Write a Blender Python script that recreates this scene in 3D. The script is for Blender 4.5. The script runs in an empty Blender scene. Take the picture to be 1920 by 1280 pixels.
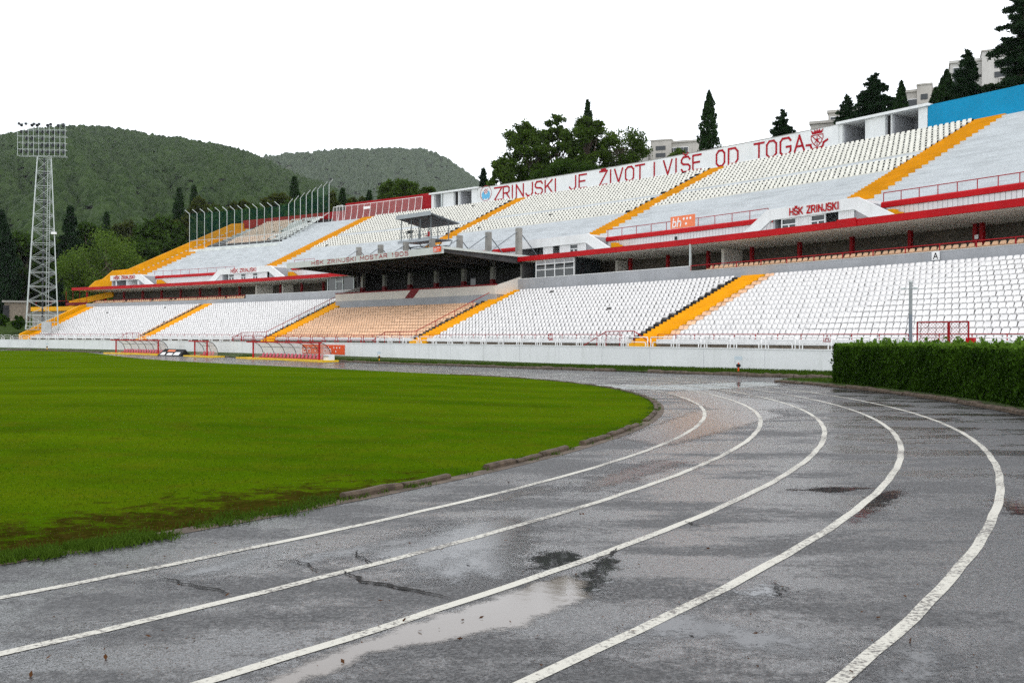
import bpy, math, random
import numpy as np
R = math.radians
SC = bpy.context.scene
COL = SC.collection
rng = np.random.default_rng(11)
random.seed(5)

# ------------------------------------------------------------------ camera, sky, sun, exposure
HC = 1.81767                       # camera height
FPX, HT, ROLL = 1792.728, 634.5, 0.00488
cam = bpy.data.cameras.new('camera')
cam.lens = 36 * FPX / 1920
cam.sensor_width = 36
cam.clip_start, cam.clip_end = 0.1, 9000
co = bpy.data.objects.new('camera', cam)
COL.objects.link(co)
co.rotation_mode = 'XYZ'
from mathutils import Matrix, Vector
co.matrix_world = (Matrix.Translation((0, 0, HC)) @ Matrix.Rotation(R(90) - math.atan((640 - HT) / FPX), 4, 'X')
                   @ Matrix.Rotation(ROLL, 4, 'Z'))
SC.camera = co

SUN_EL, SUN_AZ = 58, 160           # overcast: a broad soft sun behind the cloud, from behind the camera
world = bpy.data.worlds.new('World')
SC.world = world
world.use_nodes = True
wt = world.node_tree
wt.nodes.clear()
wo = wt.nodes.new('ShaderNodeOutputWorld')
bg1 = wt.nodes.new('ShaderNodeBackground')
sky = wt.nodes.new('ShaderNodeTexSky')
sky.sky_type = 'NISHITA'
sky.sun_disc = False
sky.sun_elevation, sky.sun_rotation = R(SUN_EL), R(SUN_AZ)
bg1.inputs['Strength'].default_value = 0.05
bg2 = wt.nodes.new('ShaderNodeBackground')      # the cloud layer: bright white, made brighter toward the horizon to lift the track's reflections
tc = wt.nodes.new('ShaderNodeTexCoord')
sep = wt.nodes.new('ShaderNodeSeparateXYZ')
rmp = wt.nodes.new('ShaderNodeValToRGB')
rmp.color_ramp.elements[0].position = 0.0
rmp.color_ramp.elements[0].color = (.93, .945, .96, 1)
rmp.color_ramp.elements[1].position = 0.55
rmp.color_ramp.elements[1].color = (1.0, 1.0, 1.0, 1)
bg2.inputs['Strength'].default_value = 1.08
mp = wt.nodes.new('ShaderNodeMapRange')
mp.inputs[1].default_value, mp.inputs[2].default_value = 0.0, 1.0
mp.inputs[3].default_value, mp.inputs[4].default_value = 1.85, .88
adds = wt.nodes.new('ShaderNodeAddShader')
wt.links.new(sky.outputs[0], bg1.inputs[0])
wt.links.new(tc.outputs['Generated'], sep.inputs[0])
wt.links.new(sep.outputs['Z'], rmp.inputs[0])
wt.links.new(sep.outputs['Z'], mp.inputs[0])
wt.links.new(mp.outputs[0], bg2.inputs['Strength'])
wt.links.new(rmp.outputs[0], bg2.inputs[0])
wt.links.new(bg1.outputs[0], adds.inputs[0])
wt.links.new(bg2.outputs[0], adds.inputs[1])
wt.links.new(adds.outputs[0], wo.inputs[0])

sl = bpy.data.lights.new('sun', 'SUN')
sl.energy, sl.angle, sl.color = 0.9, R(25), (1, .97, .93)
so = bpy.data.objects.new('sun', sl)
COL.objects.link(so)
so.rotation_euler = (R(90 - SUN_EL), 0, R(180 - SUN_AZ))
SC.view_settings.view_transform = 'Standard'
SC.view_settings.look = 'None'
SC.view_settings.exposure = 0.0
SC.view_settings.gamma = 1
SC.view_settings.use_curve_mapping = False
SC.cycles.max_bounces = 6
SC.cycles.diffuse_bounces = 4
SC.cycles.glossy_bounces = 3
SC.cycles.transparent_max_bounces = 12
SC.cycles.use_adaptive_sampling = False
SC.cycles.use_denoising = False

# ------------------------------------------------------------------ the plan: bend centre, stand curve
CX, CY, R1 = -32.79171, 31.95392, 38.46807
GX, GY, TH, KC, S0, EW = .0064, -.00475, .62566, .00343, 14.15691, 50.99
DV = np.array([-math.sin(TH), math.cos(TH)])
NV = np.array([DV[1], -DV[0]])
LIFT_S = [-40, -11, 11, 27, 38, 65, 78, 94, 106, 120, 160]
LIFT_Z = [.05, .03, -.03, -.02, .03, .26, .41, .60, .77, .91, 1.3]


def S(s, w, z=0.0):
    """stand coordinates: s along the stand, w outward from the white track-side wall, z up"""
    e = w + EW - KC * (s - S0) ** 2 / 2
    return (CX + s * DV[0] + e * NV[0], CY + s * DV[1] + e * NV[1], z)


def sw_of(x, y):
    qx, qy = x - CX, y - CY
    s = qx * DV[0] + qy * DV[1]
    return s, qx * NV[0] + qy * NV[1] + KC * (s - S0) ** 2 / 2 - EW


def smooth(a, b, t):
    t = np.clip((t - a) / (b - a), 0, 1)
    return t * t * (3 - 2 * t)


def gz(x, y):
    x, y = np.asarray(x, float), np.asarray(y, float)
    s, w = sw_of(x, y)
    lift = np.interp(s, LIFT_S, LIFT_Z) * smooth(-14, -3, w)
    return GX * np.clip(x, -90, 40) + GY * np.clip(y, -30, 170) + lift


def rot_at(s):
    o = NV + KC * (s - S0) * DV
    return math.atan2(o[1], o[0])


def s_at(u, w):
    """where the sight line of image column u meets the curve at offset w"""
    t = (u - 960) / FPX
    a, b, c = DV[0] - t * DV[1], NV[0] - t * NV[1], CX - t * CY
    s = 30.0
    for _ in range(40):
        g = c + a * s + b * (w + EW - KC * (s - S0) ** 2 / 2)
        s -= g / (a - b * KC * (s - S0))
    return s


def hv(u):
    return HT + ROLL * (u - 960)


def z_at(u, v, s, w):
    return HC + (hv(u) - v) * S(s, w)[1] / FPX


def at(u, v, Y):
    return ((u - 960) / FPX * Y, Y, HC + (hv(u) - v) / FPX * Y)


def on_ground(u, v):
    dx, dz = (u - 960) / FPX, -(v - hv(u)) / FPX
    t = -HC / (dz - GX * dx - GY)
    return (dx * t, t)


# ------------------------------------------------------------------ materials
def lin(c):
    return tuple(c) + (1.0,)


def mat(name, col, rough=.6, var=.12, scale=.7, bump=0.0, bscale=40, metal=0.0, streak=0.0, streak_col=None, spec=.3, fine=0.0):
    m = bpy.data.materials.new(name)
    m.use_nodes = True
    nt = m.node_tree
    b = nt.nodes['Principled BSDF']
    b.inputs['Roughness'].default_value = rough
    b.inputs['Metallic'].default_value = metal
    b.inputs['Specular IOR Level'].default_value = spec
    geo = nt.nodes.new('ShaderNodeNewGeometry')
    n1 = nt.nodes.new('ShaderNodeTexNoise')
    n1.inputs['Scale'].default_value = scale
    n1.inputs['Detail'].default_value = 6
    nt.links.new(geo.outputs['Position'], n1.inputs['Vector'])
    mx = nt.nodes.new('ShaderNodeMix')
    mx.data_type = 'RGBA'
    mx.inputs[6].default_value = lin([c * (1 - var) for c in col])
    mx.inputs[7].default_value = lin([min(1, c * (1 + var)) for c in col])
    r1 = nt.nodes.new('ShaderNodeMapRange')
    r1.inputs[1].default_value, r1.inputs[2].default_value = .3, .7
    nt.links.new(n1.outputs[0], r1.inputs[0])
    nt.links.new(r1.outputs[0], mx.inputs[0])
    out = mx.outputs[2]
    if fine:
        n3 = nt.nodes.new('ShaderNodeTexNoise')
        n3.inputs['Scale'].default_value = scale * 14
        n3.inputs['Detail'].default_value = 4
        nt.links.new(geo.outputs['Position'], n3.inputs['Vector'])
        m3 = nt.nodes.new('ShaderNodeMix')
        m3.data_type = 'RGBA'
        m3.blend_type = 'MULTIPLY'
        m3.inputs[0].default_value = 1
        r3 = nt.nodes.new('ShaderNodeMapRange')
        r3.inputs[1].default_value, r3.inputs[2].default_value = .3, .7
        r3.inputs[3].default_value, r3.inputs[4].default_value = 1 - fine, 1
        nt.links.new(n3.outputs[0], r3.inputs[0])
        nt.links.new(out, m3.inputs[6])
        nt.links.new(r3.outputs[0], m3.inputs[7])
        out = m3.outputs[2]
    if streak:
        mpn = nt.nodes.new('ShaderNodeMapping')
        mpn.inputs['Scale'].default_value = (1.6, 1.6, .18)
        nt.links.new(geo.outputs['Position'], mpn.inputs[0])
        n2 = nt.nodes.new('ShaderNodeTexNoise')
        n2.inputs['Scale'].default_value = 1.0
        n2.inputs['Detail'].default_value = 8
        nt.links.new(mpn.outputs[0], n2.inputs['Vector'])
        r2 = nt.nodes.new('ShaderNodeMapRange')
        r2.inputs[1].default_value, r2.inputs[2].default_value = .52, .78
        r2.inputs[4].default_value = streak
        nt.links.new(n2.outputs[0], r2.inputs[0])
        m2 = nt.nodes.new('ShaderNodeMix')
        m2.data_type = 'RGBA'
        m2.inputs[7].default_value = lin(streak_col or [c * .45 for c in col])
        nt.links.new(r2.outputs[0], m2.inputs[0])
        nt.links.new(out, m2.inputs[6])
        out = m2.outputs[2]
    nt.links.new(out, b.inputs['Base Color'])
    if bump:
        nb = nt.nodes.new('ShaderNodeTexNoise')
        nb.inputs['Scale'].default_value = bscale
        nb.inputs['Detail'].default_value = 4
        nt.links.new(geo.outputs['Position'], nb.inputs['Vector'])
        bp = nt.nodes.new('ShaderNodeBump')
        bp.inputs['Strength'].default_value = bump
        bp.inputs['Distance'].default_value = .02
        nt.links.new(nb.outputs[0], bp.inputs['Height'])
        nt.links.new(bp.outputs[0], b.inputs['Normal'])
    return m


def leaf_mat(name, dark, light, trans=.35):
    m = bpy.data.materials.new(name)
    m.use_nodes = True
    nt = m.node_tree
    b = nt.nodes['Principled BSDF']
    b.inputs['Roughness'].default_value = .6
    b.inputs['Specular IOR Level'].default_value = .02
    geo = nt.nodes.new('ShaderNodeNewGeometry')
    n1 = nt.nodes.new('ShaderNodeTexNoise')
    n1.inputs['Scale'].default_value = .45
    n1.inputs['Detail'].default_value = 3
    nt.links.new(geo.outputs['Position'], n1.inputs['Vector'])
    ad = nt.nodes.new('ShaderNodeMath')
    ad.operation = 'MULTIPLY_ADD'
    ad.inputs[1].default_value = .55
    nt.links.new(geo.outputs['Random Per Island'], ad.inputs[0])
    sb = nt.nodes.new('ShaderNodeMath')
    sb.operation = 'SUBTRACT'
    sb.inputs[1].default_value = .28
    nt.links.new(n1.outputs[0], sb.inputs[0])
    nt.links.new(sb.outputs[0], ad.inputs[2])
    mx = nt.nodes.new('ShaderNodeMix')
    mx.data_type = 'RGBA'
    mx.inputs[6].default_value = lin(dark)
    mx.inputs[7].default_value = lin(light)
    nt.links.new(ad.outputs[0], mx.inputs[0])
    nt.links.new(mx.outputs[2], b.inputs['Base Color'])
    tr = nt.nodes.new('ShaderNodeBsdfTranslucent')
    nt.links.new(mx.outputs[2], tr.inputs[0])
    ms = nt.nodes.new('ShaderNodeMixShader')
    ms.inputs[0].default_value = trans
    nt.links.new(b.outputs[0], ms.inputs[1])
    nt.links.new(tr.outputs[0], ms.inputs[2])
    nt.links.new(ms.outputs[0], nt.nodes['Material Output'].inputs[0])
    return m


def glass_mat(name, col, alpha, rough=.08):
    m = bpy.data.materials.new(name)
    m.use_nodes = True
    b = m.node_tree.nodes['Principled BSDF']
    b.inputs['Base Color'].default_value = lin(col)
    b.inputs['Roughness'].default_value = rough
    b.inputs['Alpha'].default_value = alpha
    return m


M = {}
M['white'] = mat('white_paint', (.74, .75, .75), .55, .06, .5, streak=.35, streak_col=(.5, .5, .48), fine=.06)
M['white_wall'] = mat('white_wall_paint', (.74, .76, .755), .5, .05, .35, bump=.15, bscale=6, streak=.55, streak_col=(.56, .58, .55), fine=.05)
M['terrace'] = mat('white_terrace_paint', (.58, .61, .625), .6, .06, .5, streak=0, fine=.12)
M['seat_step'] = mat('shade_toned_step_concrete', (.17, .165, .16), .8, .2, 1.0, fine=.2)  # concrete tone darkened to carry the shade between the lower seats
def row_streaks(m, col, amt):
    nt = m.node_tree
    b = nt.nodes['Principled BSDF']
    src = b.inputs['Base Color'].links[0].from_socket
    geo = nt.nodes.new('ShaderNodeNewGeometry')
    mpn = nt.nodes.new('ShaderNodeMapping')
    mpn.inputs['Rotation'].default_value = (0, 0, -(math.pi / 2 + TH))
    r0 = nt.nodes.new('ShaderNodeVectorMath')
    r0.operation = 'MULTIPLY'
    r0.inputs[1].default_value = (.22, 1.5, 3.0)
    nt.links.new(geo.outputs['Position'], mpn.inputs[0])
    nt.links.new(mpn.outputs[0], r0.inputs[0])
    n = nt.nodes.new('ShaderNodeTexNoise')
    n.inputs['Scale'].default_value = 1.0
    n.inputs['Detail'].default_value = 7
    n.inputs['Roughness'].default_value = .65
    nt.links.new(r0.outputs[0], n.inputs['Vector'])
    r = nt.nodes.new('ShaderNodeMapRange')
    r.inputs[1].default_value, r.inputs[2].default_value = .48, .72
    r.inputs[4].default_value = amt
    nt.links.new(n.outputs[0], r.inputs[0])
    x = nt.nodes.new('ShaderNodeMix')
    x.data_type = 'RGBA'
    nt.links.new(r.outputs[0], x.inputs[0])
    nt.links.new(src, x.inputs[6])
    x.inputs[7].default_value = lin(col)
    nt.links.new(x.outputs[2], b.inputs['Base Color'])


M['concrete_light'] = mat('pale_concrete', (.5, .51, .51), .7, .12, .8, fine=.15)
M['grey_par'] = mat('grey_parapet_paint', (.36, .37, .39), .6, .1, .5, bump=.1, bscale=4, streak=.4, streak_col=(.25, .25, .25), fine=.1)
M['concrete'] = mat('raw_concrete', (.3, .29, .265), .8, .2, 1.2, bump=.25, bscale=12, streak=.5, streak_col=(.14, .13, .12), fine=.2)
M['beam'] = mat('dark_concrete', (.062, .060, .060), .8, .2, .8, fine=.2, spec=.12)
M['yellow'] = mat('yellow_paint', (.86, .41, .001), .5, .1, .9, fine=.12, spec=.12)
M['orange'] = mat('amber_paint', (.70, .315, .001), .55, .12, .6, fine=.16, streak=.3, streak_col=(.5, .2, .01), spec=.12)
M['red'] = mat('red_paint', (.43, .003, .007), .45, .12, .5, fine=.06, spec=.12)
M['red_wall'] = mat('red_wall_paint', (.30, .006, .010), .6, .12, .4, streak=.3, streak_col=(.25, .01, .02), fine=.1, spec=.12)
M['red_dark'] = mat('dark_red_paint', (.16, .006, .01), .5, .15, .5, spec=.12)
M['red_pipe'] = mat('red_pipe_paint', (.30, .006, .012), .4, .15, 2, spec=.12)
M['letter'] = mat('red_letter_paint', (.38, .005, .016), .6, .1, 1.2, fine=.12, spec=.12)
M['letter_pale'] = mat('faded_letter_paint', (.30, .035, .04), .6, .1, 1.2, spec=.12)
M['blue'] = mat('blue_wall_paint', (.003, .25, .46), .5, .1, .4, fine=.12, streak=.25, streak_col=(.01, .2, .38), spec=.12)
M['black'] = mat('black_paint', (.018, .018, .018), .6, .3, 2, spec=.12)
M['dark'] = mat('dark_void', (.03, .03, .032), .7, .3, 1.5, spec=.12)
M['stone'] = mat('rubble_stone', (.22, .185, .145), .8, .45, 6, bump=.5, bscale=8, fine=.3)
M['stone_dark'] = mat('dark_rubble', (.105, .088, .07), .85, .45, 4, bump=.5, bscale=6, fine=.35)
M['soffit'] = mat('cream_soffit', (.84, .79, .70), .7, .1, .4, streak=.2, fine=.1)
M['cream'] = mat('cream_plaster', (.62, .59, .54), .6, .06, .5, fine=.06)
M['canopy_edge'] = mat('pale_grey_fascia', (.5, .53, .5), .55, .08, .6, streak=.5, streak_col=(.38, .4, .37))
M['seat_white'] = mat('white_plastic', (.75, .74, .73), .38, .09, 1.6)
M['seat_beige'] = mat('beige_plastic', (.74, .47, .29), .4, .13, .45)
M['seat_cream'] = mat('ivory_plastic', (.70, .69, .62), .4, .10, 1.2)
M['seat_tan'] = mat('pale_tan_plastic', (.66, .52, .40), .45, .16, .9)
M['seat_pale'] = mat('weathered_plastic', (.6, .63, .6), .45, .2, .8)
M['seat_red'] = mat('red_plastic', (.5, .06, .1), .4, .1, 1)
M['galv'] = mat('galvanised_steel', (.48, .52, .51), .45, .12, 3, metal=.25)
M['steel'] = mat('grey_steel', (.2, .22, .24), .45, .15, 2, metal=.5)
M['steel_dark'] = mat('dark_steel', (.035, .04, .045), .5, .2, 2)
M['white_pipe'] = mat('white_pipe_paint', (.78, .78, .77), .4, .08, 2)
M['glass'] = glass_mat('window_glass', (.02, .025, .028), 1.0, .06)
M['polycarb'] = glass_mat('clear_sheet', (.52, .48, .45), .30, .2)
M['orange_ad'] = mat('orange_print', (.72, .075, .005), .45, .05, 1)
M['orange_pale'] = mat('faded_orange_print', (.78, .2, .08), .5, .06, 1)
M['ad_white'] = mat('white_print', (.82, .82, .82), .5, .03, 1)
M['plaster'] = mat('beige_plaster', (.46, .44, .40), .8, .12, .25, streak=.5, streak_col=(.22, .21, .19), fine=.12)
M['plaster_pale'] = mat('pale_plaster', (.54, .53, .50), .75, .1, .25, streak=.3, fine=.1)
M['trunk'] = mat('bark', (.09, .065, .05), .9, .3, 4, bump=.5, bscale=12)
M['kerb'] = mat('weathered_kerb', (.095, .068, .046), .8, .45, 5, bump=.6, bscale=22, fine=.4)
M['kerb_far'] = mat('mossy_kerb', (.13, .10, .075), .85, .4, 4, bump=.5, bscale=18, fine=.4)
M['yellow_kerb'] = mat('yellow_kerb_paint', (.74, .46, .01), .5, .12, 1.5, fine=.1)
M['paleblue'] = mat('pale_blue_plate', (.5, .58, .62), .5, .08, 2)
M['lamp_grey'] = mat('grey_lamp_paint', (.26, .28, .28), .45, .12, 2)
M['pole_blue'] = mat('blue_grey_pole_paint', (.17, .2, .23), .45, .12, 2)
M['emb_blue'] = mat('sky_blue_paint', (.12, .42, .66), .6, .1, 2)
M['cladding'] = mat('white_sheet_cladding', (.62, .6, .6), .5, .06, .6, streak=.4, streak_col=(.45, .42, .42))
M['gantry'] = mat('gantry_steel', (.13, .15, .16), .5, .2, 2)
M['gantry_roof'] = mat('grey_roof_sheet', (.32, .35, .37), .5, .1, 1)
row_streaks(M['terrace'], (.33, .35, .36), .6)
row_streaks(M['orange'], (.42, .17, .004), .5)

LEAF = {
    'cypress': leaf_mat('cypress_leaf', (.006, .020, .006), (.034, .070, .020)),
    'fir': leaf_mat('fir_needles', (.005, .017, .007), (.028, .058, .022)),
    'pine': leaf_mat('pine_needles', (.007, .026, .003), (.105, .17, .026)),
    'broad': leaf_mat('dark_leaf', (.007, .026, .003), (.062, .112, .016)),
    'olive': leaf_mat('olive_leaf', (.018, .032, .005), (.078, .094, .018)),
    'light': leaf_mat('pale_green_leaf', (.024, .066, .007), (.15, .225, .034)),
    'hedge': leaf_mat('hedge_leaf', (.004, .015, .002), (.048, .108, .008)),
    'hedge_tip': leaf_mat('hedge_new_leaf', (.05, .12, .010), (.14, .25, .03)),
    'grass': leaf_mat('grass_blade', (.024, .068, .001), (.088, .162, .003)),
    'weed': leaf_mat('verge_blade', (.028, .065, .004), (.075, .13, .014)),
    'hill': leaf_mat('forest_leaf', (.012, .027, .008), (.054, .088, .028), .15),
    'hill_far': leaf_mat('hazed_forest_leaf', (.045, .066, .042), (.078, .104, .060), .15),  # distance haze partly put into these paler greens
    'brown': leaf_mat('fallen_leaf', (.03, .012, .006), (.11, .05, .02), .1),
}


def asphalt():
    m = bpy.data.materials.new('wet_asphalt')
    m.use_nodes = True
    nt = m.node_tree
    L = nt.links.new
    b = nt.nodes['Principled BSDF']
    geo = nt.nodes.new('ShaderNodeNewGeometry')
    pos = geo.outputs['Position']

    def noise(sc, det=5, vec=pos, rough=.5):
        n = nt.nodes.new('ShaderNodeTexNoise')
        n.inputs['Scale'].default_value = sc
        n.inputs['Detail'].default_value = det
        n.inputs['Roughness'].default_value = rough
        L(vec, n.inputs['Vector'])
        return n.outputs[0]

    def rng_(src, a, b_, c, d):
        r = nt.nodes.new('ShaderNodeMapRange')
        r.inputs[1].default_value, r.inputs[2].default_value = a, b_
        r.inputs[3].default_value, r.inputs[4].default_value = c, d
        L(src, r.inputs[0])
        return r.outputs[0]

    def mixc(f, a, b_, mode='MIX'):
        x = nt.nodes.new('ShaderNodeMix')
        x.data_type = 'RGBA'
        x.blend_type = mode
        if isinstance(f, (int, float)):
            x.inputs[0].default_value = f
        else:
            L(f, x.inputs[0])
        for k, v in ((6, a), (7, b_)):
            if isinstance(v, tuple):
                x.inputs[k].default_value = lin(v)
            else:
                L(v, x.inputs[k])
        return x.outputs[2]
    vor = nt.nodes.new('ShaderNodeTexVoronoi')
    vor.inputs['Scale'].default_value = 62
    L(pos, vor.inputs['Vector'])
    stones = rng_(vor.outputs['Color'], .15, .95, 0, 1)
    spk = noise(30, 4, rough=.7)
    base = mixc(stones, (.012, .012, .0125), (.148, .148, .149))
    base = mixc(rng_(spk, .40, .56, .92, 0), base, (.008, .008, .009))
    big = noise(.55, 6)
    base = mixc(rng_(big, .35, .7, 0, .5), base, (.045, .0455, .046))
    rust = noise(.9, 5, rough=.6)
    base = mixc(rng_(rust, .64, .80, 0, .35), base, (.11, .075, .05))
    L(base, b.inputs['Base Color'])
    mpn = nt.nodes.new('ShaderNodeMapping')
    mpn.inputs['Location'].default_value = (3.1, 7.7, 0)
    mpn.inputs['Rotation'].default_value = (0, 0, -.35)
    mpn.inputs['Scale'].default_value = (.34, .85, 1)
    L(pos, mpn.inputs[0])
    wet = noise(1.0, 7, mpn.outputs[0], .62)
    wg = nt.nodes.new('ShaderNodeMath')
    wg.operation = 'MULTIPLY_ADD'
    L(noise(11, 5, rough=.75), wg.inputs[0])
    wg.inputs[1].default_value = .34
    L(wet, wg.inputs[2])
    film = rng_(wg.outputs[0], .61, .71, 0, 1)
    rgh = nt.nodes.new('ShaderNodeMath')
    rgh.operation = 'MULTIPLY_ADD'
    L(film, rgh.inputs[0])
    rgh.inputs[1].default_value = -.47
    rgh.inputs[2].default_value = .56
    L(rgh.outputs[0], b.inputs['Roughness'])
    b.inputs['Specular IOR Level'].default_value = .55
    bs = nt.nodes.new('ShaderNodeMath')
    bs.operation = 'MULTIPLY_ADD'
    L(film, bs.inputs[0])
    bs.inputs[1].default_value = -.75
    bs.inputs[2].default_value = 1.0
    bp = nt.nodes.new('ShaderNodeBump')
    bp.inputs['Distance'].default_value = .008
    L(bs.outputs[0], bp.inputs['Strength'])
    hm = nt.nodes.new('ShaderNodeMath')
    hm.operation = 'ADD'
    L(vor.outputs['Distance'], hm.inputs[0])
    L(spk, hm.inputs[1])
    L(hm.outputs[0], bp.inputs['Height'])
    L(bp.outputs[0], b.inputs['Normal'])
    return m


def line_paint():
    m = bpy.data.materials.new('worn_line_paint')
    m.use_nodes = True
    nt = m.node_tree
    L = nt.links.new
    b = nt.nodes['Principled BSDF']
    geo = nt.nodes.new('ShaderNodeNewGeometry')
    n = nt.nodes.new('ShaderNodeTexNoise')
    n.inputs['Scale'].default_value = 30
    n.inputs['Detail'].default_value = 7
    n.inputs['Roughness'].default_value = .7
    L(geo.outputs['Position'], n.inputs['Vector'])
    n2 = nt.nodes.new('ShaderNodeTexNoise')
    n2.inputs['Scale'].default_value = .8
    n2.inputs['Detail'].default_value = 3
    L(geo.outputs['Position'], n2.inputs['Vector'])
    ad = nt.nodes.new('ShaderNodeMath')
    ad.operation = 'MULTIPLY_ADD'
    L(n2.outputs[0], ad.inputs[0])
    ad.inputs[1].default_value = .55
    L(n.outputs[0], ad.inputs[2])
    r = nt.nodes.new('ShaderNodeMapRange')
    r.inputs[1].default_value, r.inputs[2].default_value = .77, .90
    L(ad.outputs[0], r.inputs[0])
    x = nt.nodes.new('ShaderNodeMix')
    x.data_type = 'RGBA'
    x.inputs[6].default_value = (.52, .505, .44, 1)
    x.inputs[7].default_value = (.11, .10, .09, 1)
    L(r.outputs[0], x.inputs[0])
    L(x.outputs[2], b.inputs['Base Color'])
    b.inputs['Roughness'].default_value = .45
    b.inputs['Specular IOR Level'].default_value = .25
    bp = nt.nodes.new('ShaderNodeBump')
    bp.inputs['Strength'].default_value = .35
    bp.inputs['Distance'].default_value = .006
    L(n.outputs[0], bp.inputs['Height'])
    L(bp.outputs[0], b.inputs['Normal'])
    return m


def turf():
    m = bpy.data.materials.new('turf')
    m.use_nodes = True
    nt = m.node_tree
    L = nt.links.new
    b = nt.nodes['Principled BSDF']
    geo = nt.nodes.new('ShaderNodeNewGeometry')
    pos = geo.outputs['Position']

    def noise(sc, det=5, rough=.6, vec=None):
        n = nt.nodes.new('ShaderNodeTexNoise')
        n.inputs['Scale'].default_value = sc
        n.inputs['Detail'].default_value = det
        n.inputs['Roughness'].default_value = rough
        L(vec or pos, n.inputs['Vector'])
        return n.outputs[0]

    def mr(src, a, b_, c=0, d=1):
        r = nt.nodes.new('ShaderNodeMapRange')
        r.inputs[1].default_value, r.inputs[2].default_value = a, b_
        r.inputs[3].default_value, r.inputs[4].default_value = c, d
        L(src, r.inputs[0])
        return r.outputs[0]

    def mix(f, a, b_):
        x = nt.nodes.new('ShaderNodeMix')
        x.data_type = 'RGBA'
        L(f, x.inputs[0])
        for k, v in ((6, a), (7, b_)):
            if isinstance(v, tuple):
                x.inputs[k].default_value = lin(v)
            else:
                L(v, x.inputs[k])
        return x.outputs[2]
    c = mix(mr(noise(.22, 6), .32, .68), (.036, .094, .001), (.078, .148, .002))
    c = mix(mr(noise(1.3, 7, .65), .45, .74, 0, .7), c, (.115, .112, .006))
    c = mix(mr(noise(.6, 6, .7), .5, .72, 0, .55), c, (.045, .055, .003))
    c = mix(mr(noise(22, 4, .7), .4, .7, 0, .6), c, (.035, .07, .003))
    mpb = nt.nodes.new('ShaderNodeMapping')
    mpb.inputs['Rotation'].default_value = (0, 0, -(math.pi / 2 + TH) + .2)
    mpb.inputs['Scale'].default_value = (.05, .38, 1)
    L(pos, mpb.inputs[0])
    c = mix(mr(noise(1.0, 4, .55, mpb.outputs[0]), .44, .60, 0, .45), c, (.10, .155, .003))
    # bare, worn soil along the near edge (a worn patch of the ground itself)
    sepn = nt.nodes.new('ShaderNodeVectorMath')
    sepn.operation = 'DISTANCE'
    flat = nt.nodes.new('ShaderNodeVectorMath')
    flat.operation = 'MULTIPLY'
    flat.inputs[1].default_value = (1, 1, 0)
    L(pos, flat.inputs[0])
    L(flat.outputs[0], sepn.inputs[0])
    sepn.inputs[1].default_value = (CX, CY, 0)
    edge = mr(sepn.outputs['Value'], 34.9, 36.9)
    near = nt.nodes.new('ShaderNodeVectorMath')
    near.operation = 'DISTANCE'
    L(flat.outputs[0], near.inputs[0])
    near.inputs[1].default_value = (-3.6, 9.2, 0)
    nearf = mr(near.outputs['Value'], 2.0, 5.5, 1, 0)
    mu = nt.nodes.new('ShaderNodeMath')
    mu.operation = 'MULTIPLY'
    L(edge, mu.inputs[0])
    L(nearf, mu.inputs[1])
    pat = nt.nodes.new('ShaderNodeMath')
    pat.operation = 'MULTIPLY_ADD'
    L(mu.outputs[0], pat.inputs[0])
    pat.inputs[1].default_value = 1.0
    L(mr(noise(2.6, 9, .8), .3, .7, -1.12, .42), pat.inputs[2])
    soil = mix(mr(noise(14, 5), .35, .65), (.016, .009, .002), (.048, .027, .008))
    c = mix(mr(pat.outputs[0], .02, .45, 0, .85), c, soil)
    L(c, b.inputs['Base Color'])
    b.inputs['Roughness'].default_value = .9
    b.inputs['Specular IOR Level'].default_value = 0.0
    bp = nt.nodes.new('ShaderNodeBump')
    bp.inputs['Strength'].default_value = .9
    bp.inputs['Distance'].default_value = .04
    L(noise(30, 5, .75), bp.inputs['Height'])
    L(bp.outputs[0], b.inputs['Normal'])
    return m


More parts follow.
